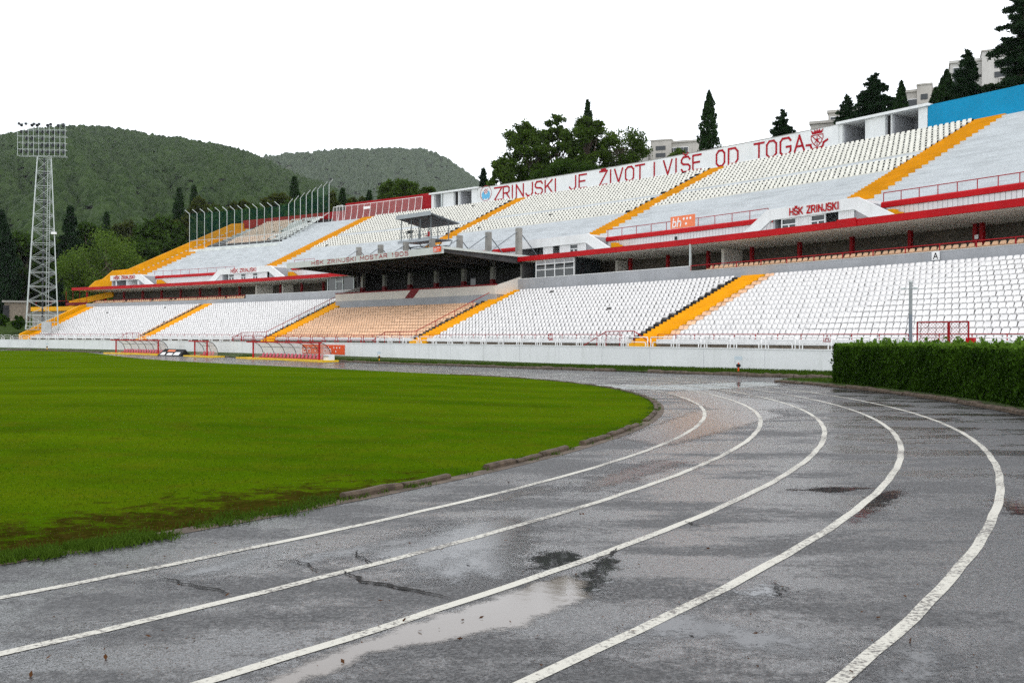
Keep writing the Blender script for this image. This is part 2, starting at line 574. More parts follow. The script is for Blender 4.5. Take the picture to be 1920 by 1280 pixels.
def water(name, col, rough=.03, ragged=.3, grit=.35, soft=.05):
    m = bpy.data.materials.new(name)
    m.use_nodes = True
    nt = m.node_tree
    L = nt.links.new
    b = nt.nodes['Principled BSDF']
    b.inputs['Base Color'].default_value = lin(col)
    b.inputs['Roughness'].default_value = rough
    b.inputs['IOR'].default_value = 1.33
    b.inputs['Specular IOR Level'].default_value = .6
    geo = nt.nodes.new('ShaderNodeNewGeometry')
    n = nt.nodes.new('ShaderNodeTexNoise')
    n.inputs['Scale'].default_value = 9
    n.inputs['Detail'].default_value = 3
    L(geo.outputs['Position'], n.inputs['Vector'])
    def nz_(sc, det, rg_):
        w = nt.nodes.new('ShaderNodeTexNoise')
        w.inputs['Scale'].default_value = sc
        w.inputs['Detail'].default_value = det
        w.inputs['Roughness'].default_value = rg_
        L(geo.outputs['Position'], w.inputs['Vector'])
        return w.outputs[0]

    def ma(a, k, b_):
        q = nt.nodes.new('ShaderNodeMath')
        q.operation = 'MULTIPLY_ADD'
        L(a, q.inputs[0])
        q.inputs[1].default_value = k
        if isinstance(b_, float):
            q.inputs[2].default_value = b_
        else:
            L(b_, q.inputs[2])
        return q.outputs[0]
    bp = nt.nodes.new('ShaderNodeBump')
    bp.inputs['Strength'].default_value = .10
    bp.inputs['Distance'].default_value = .006
    L(n.outputs[0], bp.inputs['Height'])
    L(bp.outputs[0], b.inputs['Normal'])
    # shore: the asphalt's grit pokes through where the water thins out
    at_ = nt.nodes.new('ShaderNodeAttribute')
    at_.attribute_name = 'depth'
    d1 = ma(nz_(4.5, 5, .6), ragged, at_.outputs['Fac'])
    d2 = ma(nz_(34, 5, .75), grit, d1)
    tr = nt.nodes.new('ShaderNodeBsdfTransparent')
    r = nt.nodes.new('ShaderNodeMapRange')
    off = .5 * (ragged + grit)
    r.inputs[1].default_value, r.inputs[2].default_value = off, off + soft
    r.inputs[3].default_value, r.inputs[4].default_value = 1, 0
    L(d2, r.inputs[0])
    ms = nt.nodes.new('ShaderNodeMixShader')
    L(r.outputs[0], ms.inputs[0])
    L(b.outputs[0], ms.inputs[1])
    L(tr.outputs[0], ms.inputs[2])
    L(ms.outputs[0], nt.nodes['Material Output'].inputs[0])
    return m


M['asphalt'] = asphalt()
M['line'] = line_paint()
M['turf'] = turf()
M['verge'] = mat('verge_turf', (.05, .075, .015), .8, .4, 2.5, bump=.8, bscale=30, fine=.4, spec=.2)
M['bank'] = mat('bank_turf', (.035, .062, .010), .9, .4, .8, bump=.6, bscale=8, fine=.4, spec=.04)
M['soil'] = mat('hillside_soil', (.05, .055, .025), .9, .3, .4, bump=.5, bscale=3, fine=.3, spec=.2)
M['mud'] = water('muddy_water', (.165, .143, .122), .07, .26, .24, .09)
M['film'] = water('water_film', (.05, .05, .052), .16, .7, .7, .22)
M['clear_water'] = water('puddle_water', (.035, .035, .037), .04, .55, .6, .10)
M['crack'] = mat('crack_dirt', (.012, .011, .010), .9, .3, 9)


# ------------------------------------------------------------------ mesh helpers
class MB:
    def __init__(self):
        self.v, self.f = [], []

    def add(self, vs, fs):
        o = len(self.v)
        self.v += [tuple(p) for p in vs]
        self.f += [tuple(i + o for i in q) for q in fs]

    def hexa(self, p):
        """8 corners: bottom 4 then top 4, same winding"""
        self.add(p, [(3, 2, 1, 0), (4, 5, 6, 7), (0, 1, 5, 4), (1, 2, 6, 5), (2, 3, 7, 6), (3, 0, 4, 7)])

    def box(self, c, d, rz=0.0):
        x, y, z = c
        a, b, h = d[0] / 2, d[1] / 2, d[2] / 2
        cs, sn = math.cos(rz), math.sin(rz)
        P = []
        for dz in (-h, h):
            for dx, dy in ((-a, -b), (a, -b), (a, b), (-a, b)):
                P.append((x + dx * cs - dy * sn, y + dx * sn + dy * cs, z + dz))
        self.hexa(P)

    def bar(self, p, q, r, n=6, r2=None):
        p, q = np.array(p, float), np.array(q, float)
        d = q - p
        L = np.linalg.norm(d)
        if L < 1e-6:
            return
        d /= L
        a = np.cross(d, (0, 0, 1.0))
        if np.linalg.norm(a) < 1e-3:
            a = np.cross(d, (1.0, 0, 0))
        a /= np.linalg.norm(a)
        b = np.cross(d, a)
        r2 = r if r2 is None else r2
        vs = []
        for c, rr in ((p, r), (q, r2)):
            for k in range(n):
                t = 2 * math.pi * k / n
                vs.append(c + rr * (math.cos(t) * a + math.sin(t) * b))
        fs = [(k, (k + 1) % n, n + (k + 1) % n, n + k) for k in range(n)]
        fs += [tuple(range(n))[::-1], tuple(range(n, 2 * n))]
        self.add(vs, fs)

    def path(self, pts, r, n=6):
        for a, b in zip(pts[:-1], pts[1:]):
            self.bar(a, b, r, n)

    def poly_prism(self, pts, off):
        """closed polygon (3-D points) extruded by vector off"""
        n = len(pts)
        vs = [tuple(p) for p in pts] + [tuple(np.add(p, off)) for p in pts]
        fs = [tuple(range(n))[::-1], tuple(range(n, 2 * n))] + [(k, (k + 1) % n, n + (k + 1) % n, n + k) for k in range(n)]
        self.add(vs, fs)

    def sweep(self, prof, s0, s1, step=2.0, closed=True, caps=True):
        """profile [(w,z)] swept along the stand from s0 to s1"""
        n = max(2, int(abs(s1 - s0) / step) + 2)
        ss = np.linspace(s0, s1, n)
        m = len(prof)
        vs = [S(s, w, z) for s in ss for (w, z) in prof]
        fs = []
        for i in range(n - 1):
            for j in range(m if closed else m - 1):
                k = (j + 1) % m
                fs.append((i * m + j, i * m + k, (i + 1) * m + k, (i + 1) * m + j))
        if closed and caps:
            fs += [tuple(range(m))[::-1], tuple(range((n - 1) * m, n * m))]
        self.add(vs, fs)

    def sbox(self, s0, s1, w0, w1, z0, z1, step=2.0):
        self.sweep([(w0, z0), (w1, z0), (w1, z1), (w0, z1)], s0, s1, step)

    def build(self, name, m, parent=None, smooth_=False, kind=None, loc=None):
        me = bpy.data.meshes.new(name)
        v = np.array(self.v, float).reshape(-1, 3)
        off = np.zeros(3)
        if parent is not None:
            off = np.array(world_loc(parent))
        elif loc is not None:
            off = np.array(loc, float)
        me.from_pydata((v - off).tolist(), [], self.f)
        me.materials.append(m)
        if smooth_:
            me.polygons.foreach_set('use_smooth', [True] * len(me.polygons))
        me.update()
        o = bpy.data.objects.new(name, me)
        COL.objects.link(o)
        if parent is not None:
            o.parent = parent
        elif loc is not None:
            o.location = loc
        if kind:
            o['kind'] = kind
        return o


def world_loc(o):
    l = Vector((0, 0, 0))
    while o is not None:
        l += o.location
        o = o.parent
    return l


def tag(o, label=None, cat=None, group=None, kind=None):
    if label:
        o['label'] = label
    if cat:
        o['category'] = cat
    if group:
        o['group'] = group
    if kind:
        o['kind'] = kind
    return o


def empty(name, loc, label, cat, group=None, rz=0.0):
    o = bpy.data.objects.new(name, None)
    COL.objects.link(o)
    o.location = loc
    o.rotation_euler = (0, 0, rz)
    return tag(o, label, cat, group)


def mesh_of(mb, name, m, smooth_=False):
    me = bpy.data.meshes.new(name)
    me.from_pydata(mb.v, [], mb.f)
    me.materials.append(m)
    if smooth_:
        me.polygons.foreach_set('use_smooth', [True] * len(me.polygons))
    return me


def put(name, me, loc, rz=0.0, parent=None):
    o = bpy.data.objects.new(name, me)
    COL.objects.link(o)
    o.location = loc
    o.rotation_euler = (0, 0, rz)
    if parent is not None:
        o.parent = parent
        o.location = Vector(loc) - world_loc(parent)
    return o


def copy_tree(o, parent=None):
    c = o.copy()
    COL.objects.link(c)
    c.parent = parent
    for ch in list(o.children):
        copy_tree(ch, c)
    return c


def quad_mesh(name, V, m, parent=None, per=4):
    """V: (n*per,3) array, every per vertices one face"""
    V = np.asarray(V, np.float32)
    n = len(V) // per
    me = bpy.data.meshes.new(name)
    off = np.array(world_loc(parent), np.float32) if parent is not None else np.zeros(3, np.float32)
    me.vertices.add(n * per)
    me.vertices.foreach_set('co', (V - off).ravel())
    me.loops.add(n * per)
    me.loops.foreach_set('vertex_index', np.arange(n * per, dtype=np.int32))
    me.polygons.add(n)
    me.polygons.foreach_set('loop_start', np.arange(0, n * per, per, dtype=np.int32))
    me.polygons.foreach_set('loop_total', np.full(n, per, np.int32))
    me.update(calc_edges=True)
    me.materials.append(m)
    o = bpy.data.objects.new(name, me)
    COL.objects.link(o)
    if parent is not None:
        o.parent = parent
    return o


def leaf_quads(P, size, aspect=1.6, up=0.0, rg=rng, nrm=None):
    """random leaf quads centred on P; nrm: preferred facing"""
    n = len(P)
    a = rg.normal(size=(n, 3))
    a[:, 2] += up
    if nrm is not None:
        a = a - nrm * (a * nrm).sum(1, keepdims=True) * .65
    a /= np.linalg.norm(a, axis=1, keepdims=True) + 1e-9
    b = rg.normal(size=(n, 3))
    b -= a * (a * b).sum(1, keepdims=True)
    b /= np.linalg.norm(b, axis=1, keepdims=True) + 1e-9
    sz = size * rg.uniform(.6, 1.35, (n, 1))
    a = a * sz * aspect * .5
    b = b * sz * .5
    V = np.stack([P - a, P + b * .9, P + a, P - b * .9], 1)
    return V.reshape(-1, 3)


# ------------------------------------------------------------------ stroke lettering
GL = {
    'Z': [[(0, 1), (1, 1), (0, 0), (1, 0)]],
    'R': [[(0, 0), (0, 1), (.7, 1), (.95, .86), (.95, .6), (.7, .47), (0, .47)], [(.5, .47), (1, 0)]],
    'I': [[(.5, 0), (.5, 1)]], 'N': [[(0, 0), (0, 1), (1, 0), (1, 1)]],
    'J': [[(1, 1), (1, .2), (.78, 0), (.25, 0), (0, .2)]],
    'S': [[(1, .82), (.8, 1), (.2, 1), (0, .82), (0, .66), (.2, .53), (.8, .47), (1, .34), (1, .18), (.8, 0), (.2, 0), (0, .18)]],
    'K': [[(0, 0), (0, 1)], [(1, 1), (0, .42)], [(.32, .6), (1, 0)]],
    'E': [[(1, 1), (0, 1), (0, 0), (1, 0)], [(0, .52), (.8, .52)]],
    'V': [[(0, 1), (.5, 0), (1, 1)]],
    'O': [[(.27, 0), (.73, 0), (1, .2), (1, .8), (.73, 1), (.27, 1), (0, .8), (0, .2), (.27, 0)]],
    'T': [[(0, 1), (1, 1)], [(.5, 1), (.5, 0)]],
    'D': [[(0, 0), (0, 1), (.7, 1), (1, .75), (1, .25), (.7, 0), (0, 0)]],
    'G': [[(1, .82), (.8, 1), (.2, 1), (0, .82), (0, .18), (.2, 0), (.8, 0), (1, .2), (1, .46), (.58, .46)]],
    'A': [[(0, 0), (.5, 1), (1, 0)], [(.2, .36), (.8, .36)]],
    'H': [[(0, 0), (0, 1)], [(1, 0), (1, 1)], [(0, .5), (1, .5)]],
    'M': [[(0, 0), (0, 1), (.5, .35), (1, 1), (1, 0)]],
    '1': [[(.2, .8), (.6, 1), (.6, 0)]],
    '9': [[(1, .6), (.8, .45), (.2, .45), (0, .6), (0, .85), (.2, 1), (.8, 1), (1, .85), (1, .2), (.8, 0), (.1, 0)]],
    '5': [[(.95, 1), (.1, 1), (.06, .56), (.7, .58), (1, .4), (1, .18), (.8, 0), (.2, 0), (0, .15)]],
    'b': [[(0, 1), (0, 0)], [(0, .1), (.3, 0), (.75, 0), (1, .2), (1, .42), (.75, .6), (.3, .6), (0, .48)]],
    'h': [[(0, 1), (0, 0)], [(0, .45), (.3, .62), (.75, .62), (1, .45), (1, 0)]],
}
GL['0'] = GL['O']
GL['Š'] = GL['S'] + [[(.22, 1.24), (.5, 1.12), (.78, 1.24)]]
GL['Ž'] = GL['Z'] + [[(.22, 1.14), (.8, 1.14)]]
NARROW = {'I': .25, '1': .55, 'J': .8, 'M': 1.15}


def ribbon(mb, F, pts, t):
    """thick 2-D polyline mapped to the wall by F(x,y)"""
    for (x0, y0), (x1, y1) in zip(pts[:-1], pts[1:]):
        dx, dy = x1 - x0, y1 - y0
        L = math.hypot(dx, dy)
        if L < 1e-6:
            continue
        ux, uy = dx / L, dy / L
        h = t / 2
        a, b = (x0 - ux * h * .8, y0 - uy * h * .8), (x1 + ux * h * .8, y1 + uy * h * .8)
        px, py = -uy * h, ux * h
        mb.add([F(a[0] + px, a[1] + py), F(a[0] - px, a[1] - py), F(b[0] - px, b[1] - py), F(b[0] + px, b[1] + py)], [(0, 1, 2, 3)])


def letters(mb, F, text, x0, x1, y0, y1, t, slant=0.0):
    """lay text between x0 and x1 (metres on the wall), glyph height y1-y0"""
    ws = [.55 if c == ' ' else NARROW.get(c, 1.0) for c in text]
    gap = .42
    tot = sum(ws) + gap * (len(text) - 1)
    sx = (x1 - x0) / tot
    x = x0
    for c, w in zip(text, ws):
        if c != ' ':
            glyph(mb, F, c, x, x + w * sx, y0, y1, t, slant)
        x += (w + gap) * sx


def glyph(mb, F, c, xa, xb, y0, y1, t, slant=0.0):
    for st in GL[c]:
        if c in 'I':
            pts = [((xa + xb) / 2, y0 + p[1] * (y1 - y0)) for p in st]
        else:
            pts = [(xa + p[0] * (xb - xa), y0 + p[1] * (y1 - y0)) for p in st]
        pts = [(x + slant * (y - y0), y) for x, y in pts]
        ribbon(mb, F, pts, t)


def disc(mb, F, x, y, r, n=20, r_in=0.0):
    if r_in:
        vs = [F(x + rr * math.cos(2 * math.pi * k / n), y + rr * math.sin(2 * math.pi * k / n)) for rr in (r_in, r) for k in range(n)]
        mb.add(vs, [(k, (k + 1) % n, n + (k + 1) % n, n + k) for k in range(n)])
    else:
        mb.add([F(x + r * math.cos(2 * math.pi * k / n), y + r * math.sin(2 * math.pi * k / n)) for k in range(n)], [tuple(range(n))])


def wallF(w, ssign=-1):
    """x runs to the right along the wall (s falls), y up"""
    return lambda x, y: S(-x, w, y)


# ------------------------------------------------------------------ ground, track, pitch
def grid_sheet(name, fx, nu, nv, m, smooth_=True):
    vs, fs = [], []
    for i in range(nu + 1):
        for j in range(nv + 1):
            vs.append(fx(i / nu, j / nv))
    for i in range(nu):
        for j in range(nv):
            a = i * (nv + 1) + j
            fs.append((a, a + nv + 1, a + nv + 2, a + 1))
    mb = MB()
    mb.v, mb.f = vs, fs
    return mb.build(name, m, smooth_=smooth_, kind='structure')


def far_ground(u, v):
    x, y = -900 + 1500 * u, -120 + 1100 * v
    return (x, y, float(gz(x, y)) - .35)


grid_sheet('ground', far_ground, 60, 50, M['soil'])
track = grid_sheet('running_track', lambda u, v: (-110 + 140 * u, -8 + 165 * v, float(gz(-110 + 140 * u, -8 + 165 * v))), 90, 110, M['asphalt'])

RP = 37.2
LST = 91.0


def stadium_pt(r, q):
    """q 0..1 round the outline of radius r: near bend, far straight, far bend, near straight"""
    per = [math.pi, LST / 37.2, math.pi, LST / 37.2]
    t = q * sum(per)
    if t < per[0]:
        a = t - math.pi          # -pi..0 measured from +N, clockwise round the near bend
        s, e = r * math.sin(a), r * math.cos(a)
    elif t < per[0] + per[1]:
        s, e = (t - per[0]) * 37.2, r
    elif t < per[0] + per[1] + per[2]:
        a = t - per[0] - per[1]
        s, e = LST + r * math.sin(a), r * math.cos(a)
    else:
        s, e = LST - (t - per[0] - per[1] - per[2]) * 37.2, -r
    return CX + s * DV[0] + e * NV[0], CY + s * DV[1] + e * NV[1]


def pitch_z(x, y, r):
    if r > 37.15:
        return float(gz(x, y)) + .005
    return float(gz(x, y)) + .03 + .27 * float(smooth(0, 11, RP - r))


RS = [0.05, 4, 8, 12, 16, 20, 24, 27, 29, 31, 32.5, 34, 35, 36, 36.6, 37.0, 37.10, 37.18]


def pitch_fn(u, v):
    r = RS[round(v * (len(RS) - 1))]
    x, y = stadium_pt(r, u)
    return (x, y, pitch_z(x, y, r))


pitch = grid_sheet('grass_pitch', pitch_fn, 260, len(RS) - 1, M['turf'])

# painted lanes: each line a strip of its own, children of the track
for k in range(5):
    r = R1 + 1.32 * k
    mb = MB()
    cen = []
    for a in np.linspace(-2.35, 0, 230):
        cen.append((r * math.sin(a), r * math.cos(a)))
    for s in np.linspace(1, LST, 60):
        cen.append((s, r))
    n = len(cen)
    vs = []
    for i, (s, e) in enumerate(cen):
        L = math.hypot(s, e) if s <= 0 else 1
        nx, ny = (s / L, e / L) if s <= 0 else (0, 1)
        for sd in (-.047, .047):
            j = .006 * math.sin(i * 2.1 + k) + .004 * math.sin(i * 5.3)
            ss, ee = s + nx * (sd + j), e + ny * (sd + j)
            x, y = CX + ss * DV[0] + ee * NV[0], CY + ss * DV[1] + ee * NV[1]
            vs.append((x, y, float(gz(x, y)) + .0035 + .008 * float(smooth(25, 45, y))))
    mb.add(vs, [(2 * i, 2 * i + 2, 2 * i + 3, 2 * i + 1) for i in range(n - 1)])
    mb.build('lane_line', M['line'], parent=track)


def puddle(pix, m, z, spread=.16, cell=.05):
    """a thin sheet of water; the attribute 'depth' is the signed distance to its shore"""
    P = np.array([on_ground(*p) for p in pix])
    A, B = P, np.roll(P, -1, 0)
    lo, hi = P.min(0) - spread, P.max(0) + spread
    cell = max(cell, (hi - lo).max() / 150)
    nx, ny = int((hi[0] - lo[0]) / cell) + 1, int((hi[1] - lo[1]) / cell) + 1
    X, Y = np.meshgrid(lo[0] + cell * np.arange(nx + 1), lo[1] + cell * np.arange(ny + 1), indexing='ij')
    Q = np.stack([X.ravel(), Y.ravel()], 1)
    AB = B - A
    t = np.clip(((Q[:, None] - A[None]) * AB[None]).sum(2) / (AB ** 2).sum(1)[None], 0, 1)
    D = np.linalg.norm(Q[:, None] - (A[None] + t[..., None] * AB[None]), axis=2).min(1)
    ins = np.zeros(len(Q), bool)
    for a, b in zip(A, B):
        c = (a[1] > Q[:, 1]) != (b[1] > Q[:, 1])
        with np.errstate(divide='ignore', invalid='ignore'):
            ins ^= c & (Q[:, 0] < (b[0] - a[0]) * (Q[:, 1] - a[1]) / (b[1] - a[1]) + a[0])
    sd = np.where(ins, D, -D)
    idx = np.arange(len(Q)).reshape(nx + 1, ny + 1)
    F = np.stack([idx[:-1, :-1], idx[1:, :-1], idx[1:, 1:], idx[:-1, 1:]], -1).reshape(-1, 4)
    F = F[(sd[F] > -spread).any(1)]
    me = bpy.data.meshes.new('puddle')
    me.from_pydata([(x, y, float(q)) for (x, y), q in zip(Q, gz(Q[:, 0], Q[:, 1]) + z)], [], F.tolist())
    at_ = me.attributes.new('depth', 'FLOAT', 'POINT')
    at_.data.foreach_set('value', sd.astype(np.float32))
    me.materials.append(m)
    o = bpy.data.objects.new('puddle', me)
    COL.objects.link(o)
    o['kind'] = 'structure'
    return o


puddle([(505, 1268), (640, 1212), (770, 1165), (905, 1124), (985, 1096), (1062, 1078), (1120, 1088), (1112, 1120), (1050, 1152),
        (1010, 1160), (1000, 1184), (955, 1182), (872, 1196), (800, 1212), (705, 1230), (640, 1258), (560, 1290), (460, 1310)], M['mud'], .0022, .10, .03)
CW, FI = M['clear_water'], M['film']
puddle([(640, 1035), (760, 1000), (930, 965), (1000, 975), (1015, 1010), (1000, 1040), (985, 1082), (930, 1090), (800, 1075)], FI, .0014, .25)
puddle([(985, 1042), (1040, 1030), (1095, 1036), (1112, 1050), (1050, 1066), (1005, 1072)], CW, .0020, .12)
puddle([(1085, 1078), (1140, 1046), (1175, 1050), (1150, 1078), (1135, 1108), (1100, 1112)], CW, .0026, .12)
puddle([(1190, 1165), (1270, 1140), (1340, 1150), (1450, 1180), (1560, 1200), (1600, 1215), (1540, 1238), (1400, 1225), (1320, 1205), (1250, 1200), (1160, 1225), (1090, 1245), (1040, 1240)], FI, .0018, .2)
puddle([(1650, 1235), (1700, 1190), (1765, 1190), (1810, 1230), (1780, 1275), (1700, 1300), (1600, 1300)], FI, .0018, .2)
puddle([(690, 1015), (830, 985), (880, 985), (800, 1018), (680, 1045), (540, 1062), (560, 1040)], FI, .0018, .2)
puddle([(60, 1215), (170, 1178), (215, 1185), (150, 1218), (30, 1245)], FI, .0018, .12)
puddle([(300, 1080), (450, 1038), (560, 1030), (470, 1062), (330, 1098)], FI, .0018, .2)
puddle([(760, 1085), (880, 1030), (965, 1020), (950, 1065), (860, 1092)], FI, .0018, .2)
puddle([(1380, 1110), (1450, 1090), (1490, 1105), (1430, 1130)], CW, .0018, .12)
puddle([(1640, 925), (1700, 914), (1695, 932), (1650, 955), (1600, 985), (1592, 975)], CW, .0018, .15)
puddle([(1470, 918), (1560, 912), (1640, 915), (1560, 924)], CW, .0018, .12)
puddle([(1860, 930), (1990, 925), (2000, 960), (1900, 965)], CW, .0018, .2)
puddle([(1150, 820), (1300, 770), (1420, 760), (1480, 780), (1400, 800), (1250, 840)], FI, .0016, .4, .07)
puddle([(1080, 905), (1230, 860), (1300, 865), (1200, 900), (1100, 925)], FI, .0016, .3)
puddle([(1240, 735), (1330, 728), (1400, 745), (1500, 755), (1530, 764), (1400, 770), (1320, 766)], FI, .0018, .5, .1)
puddle([(900, 935), (1010, 912), (1060, 915), (980, 935), (900, 950)], FI, .0018, .2)
puddle([(1000, 720), (1250, 722), (1420, 716), (1480, 722), (1300, 732), (1080, 728)], CW, .004, .8, .2)


def crack(pix, seed, wd=.014):
    rg = np.random.default_rng(seed)
    P = [np.array(on_ground(*p)) for p in pix]
    for d in range(4):
        Q = [P[0]]
        for a, b in zip(P[:-1], P[1:]):
            L = np.linalg.norm(b - a)
            nr = np.array([-(b - a)[1], (b - a)[0]]) / (L + 1e-9)
            Q += [(a + b) / 2 + nr * rg.normal() * .09 * L, b]
        P = Q
    mb = MB()
    vs = []
    for i, p in enumerate(P):
        q = P[min(i + 1, len(P) - 1)] - P[max(i - 1, 0)]
        q = np.array([-q[1], q[0]]) / (np.linalg.norm(q) + 1e-9)
        w = wd * rg.uniform(.3, 1.2) * (1 - abs(2 * i / len(P) - 1) ** 3)
        for sd in (-1, 1):
            x, y = p + q * w * sd * .5
            vs.append((x, y, float(gz(x, y)) + .012))
    mb.add(vs, [(2 * i, 2 * i + 2, 2 * i + 3, 2 * i + 1) for i in range(len(P) - 1)])
    mb.build('crack', M['crack'], parent=track)


crack([(645, 1070), (680, 1092), (760, 1105), (850, 1124)], 1, .05)
crack([(300, 1082), (340, 1095), (410, 1106), (440, 1118)], 2, .03)
crack([(360, 1094), (390, 1097), (440, 1092)], 5, .008)
crack([(520, 1052), (580, 1060), (640, 1072)], 3, .022)
crack([(660, 1030), (690, 1052), (700, 1058)], 4, .022)
crack([(1286, 978), (1300, 984), (1335, 988)], 6, .03)
crack([(1160, 1028), (1150, 1040), (1120, 1048)], 7, .035)
crack([(1105, 940), (1200, 936), (1320, 942)], 8, .012)
crack([(205, 1058), (240, 1060), (290, 1066)], 9, .008)


# ------------------------------------------------------------------ kerbs
def stone_block(mb, p, q, wd, h, rg, z0=0.0):
    """one rough kerb stone from p to q (2-D), rounded top"""
    p, q = np.array(p), np.array(q)
    d = q - p
    L = np.linalg.norm(d)
    d /= L
    n = np.array([-d[1], d[0]])
    prof = [(-.5, 0), (-.5, .72), (-.28, 1.0), (.3, 1.0), (.5, .7), (.5, 0)]
    vs = []
    for t in (.012, .35, .7, .988):
        c = p + d * L * t
        j = rg.uniform(.85, 1.12)
        k = rg.uniform(.86, 1.1)
        zb = float(gz(*c)) + z0
        for a, b in prof:
            xy = c + n * a * wd * j
            vs.append((xy[0], xy[1], zb - .03 + b * h * k))
    m = len(prof)
    fs = []
    for i in range(3):
        for j in range(m):
            fs.append((i * m + j, i * m + (j + 1) % m, (i + 1) * m + (j + 1) % m, (i + 1) * m + j))
    fs += [tuple(range(m))[::-1], tuple(range(3 * m, 4 * m))]
    mb.add(vs, fs)


def ang_of(x, y):
    qx, qy = x - CX, y - CY
    return math.atan2(qx * DV[0] + qy * DV[1], qx * NV[0] + qy * NV[1])


rg = np.random.default_rng(21)
pk = MB()
# foundation strip under the stones of the pitch kerb
pts = [(a, RP + .12) for a in np.linspace(-1.62, .05, 60)]
vs = []
for a, r in pts:
    for rr in (r - .16, r + .10):
        x, y = CX + rr * (math.sin(a) * DV[0] + math.cos(a) * NV[0]), CY + rr * (math.sin(a) * DV[1] + math.cos(a) * NV[1])
        vs.append((x, y, float(gz(x, y)) + .004))
pk.add(vs, [(2 * i, 2 * i + 2, 2 * i + 3, 2 * i + 1) for i in range(len(pts) - 1)])
pitch_kerb = pk.build('pitch_kerb', M['kerb_far'], kind='structure')
a = ang_of(-2.06, 11.18)
while a < .02:
    L = rg.uniform(.7, 1.15)
    a2 = a + L / RP
    P = [(CX + RP * (math.sin(t) * DV[0] + math.cos(t) * NV[0]), CY + RP * (math.sin(t) * DV[1] + math.cos(t) * NV[1])) for t in (a, a2)]
    if rg.uniform() > .03:
        mb = MB()
        stone_block(mb, P[0], P[1], .12, rg.uniform(.085, .115), rg)
        mb.build('kerb_stone', M['kerb'], parent=pitch_kerb)
    a = a2 + .001

# outer kerb along the stand, then the hedge kerb
vb = MB()
nn = 90
vs = []
for s in np.linspace(-32, 150, nn):
    for (w, hz) in ((-1.70, .06), (-1.5, .13), (-.9, .2)):
        x, y, _ = S(s, w)
        vs.append((x, y, float(gz(*S(s, -1.74)[:2])) + hz))
    x, y, _ = S(s, .12)
    zk = float(gz(*S(s, -1.74)[:2]))
    vs.append((x, y, max(.06 + .0 * s, zk + .22)))
vb.add(vs, [(4 * i + j, 4 * i + 4 + j, 4 * i + 5 + j, 4 * i + 1 + j) for i in range(nn - 1) for j in range(3)])
verge = vb.build('grass_verge', M['verge'], smooth_=True, kind='structure')
ob = MB()
vs = []
for s in np.linspace(-32, 150, nn):
    for w in (-1.9, -1.55):
        x, y, _ = S(s, w)
        vs.append((x, y, float(gz(x, y)) + .02))
ob.add(vs, [(2 * i, 2 * i + 2, 2 * i + 3, 2 * i + 1) for i in range(nn - 1)])
outer_kerb = ob.build('track_kerb', M['kerb_far'], kind='structure')
far = MB()
s = -30.0
while s < 145:
    L = rg.uniform(.8, 1.3) if s < 45 else rg.uniform(1.6, 2.6)
    gap_here = (-3.2 < s < 0.2) or (46 < s < 60)
    if not gap_here and rg.uniform() > .05:
        p, q = S(s, -1.78 + rg.uniform(-.03, .03)), S(s + L, -1.78 + rg.uniform(-.03, .03))
        if s < 45:
            mb = MB()
            stone_block(mb, p[:2], q[:2], .2, rg.uniform(.17, .24), rg)
            mb.build('kerb_stone', M['kerb_far'], parent=outer_kerb)
        else:
            stone_block(far, p[:2], q[:2], .2, rg.uniform(.17, .24), rg)
    s += L + .02
far.build('far_kerb_stones', M['kerb_far'], parent=outer_kerb, kind='stuff')

# hedge line: arc concentric with the lanes
HR = 47.0


def hedge_pt(a, r):
    return (CX + r * (math.sin(a) * DV[0] + math.cos(a) * NV[0]), CY + r * (math.sin(a) * DV[1] + math.cos(a) * NV[1]))


A_L = ang_of(13.7, 39.8)
A_R = ang_of(11.5, 17.5)
hk = MB()
vs = []
for t in np.linspace(ang_of(13.0, 43.9), A_R, 40):
    for r, hz in ((46.35, .03), (46.6, .12), (49.5, .14)):
        x, y = hedge_pt(t, r)
        vs.append((x, y, float(gz(x, y)) + hz))
hk.add(vs, [(3 * i + j, 3 * i + 3 + j, 3 * i + 4 + j, 3 * i + 1 + j) for i in range(39) for j in range(2)])
hedge_bed = hk.build('hedge_bed', M['verge'], smooth_=True, kind='structure')
a = ang_of(13.0, 43.9)
vs = []
for t in np.linspace(a, A_R, 40):
    for r in (46.15, 46.5):
        x, y = hedge_pt(t, r)
        vs.append((x, y, float(gz(x, y)) + .016))
hb = MB()
hb.add(vs, [(2 * i, 2 * i + 2, 2 * i + 3, 2 * i + 1) for i in range(39)])
hedge_kerb = hb.build('hedge_kerb', M['kerb'], kind='structure')
while a > A_R:
    L = rg.uniform(.6, 1.1)
    mb = MB()
    stone_block(mb, hedge_pt(a, 46.33 + rg.uniform(-.03, .03)), hedge_pt(a - L / 46.3, 46.33 + rg.uniform(-.03, .03)), .22, rg.uniform(.11, .18), rg)
    mb.build('kerb_stone', M['kerb'], parent=hedge_kerb)
    a -= L / 46.3 + .0005


# ------------------------------------------------------------------ perimeter wall and its pipe hoops
wall = MB()
wall.sweep([(0, -.9), (.22, -.9), (.22, 1.28), (0, 1.28)], -32, 150)
track_wall = wall.build('track_wall', M['white_wall'], loc=S(45, 0, 0))
tag(track_wall, 'long white painted wall between the running track and the stand', 'wall')
cp = MB()
cp.sweep([(-.03, 1.28), (.26, 1.28), (.26, 1.34), (-.03, 1.34)], -32, 150)
cp.build('coping', M['white_wall'], parent=track_wall)
jb = MB()
for s_ in np.arange(-30, 148, 4.84):
    jb.sbox(s_, s_ + .02, -.004, -.0005, -.3, 1.27, .1)
jb.build('wall_joints', M['grey_par'], parent=track_wall, kind='stuff')

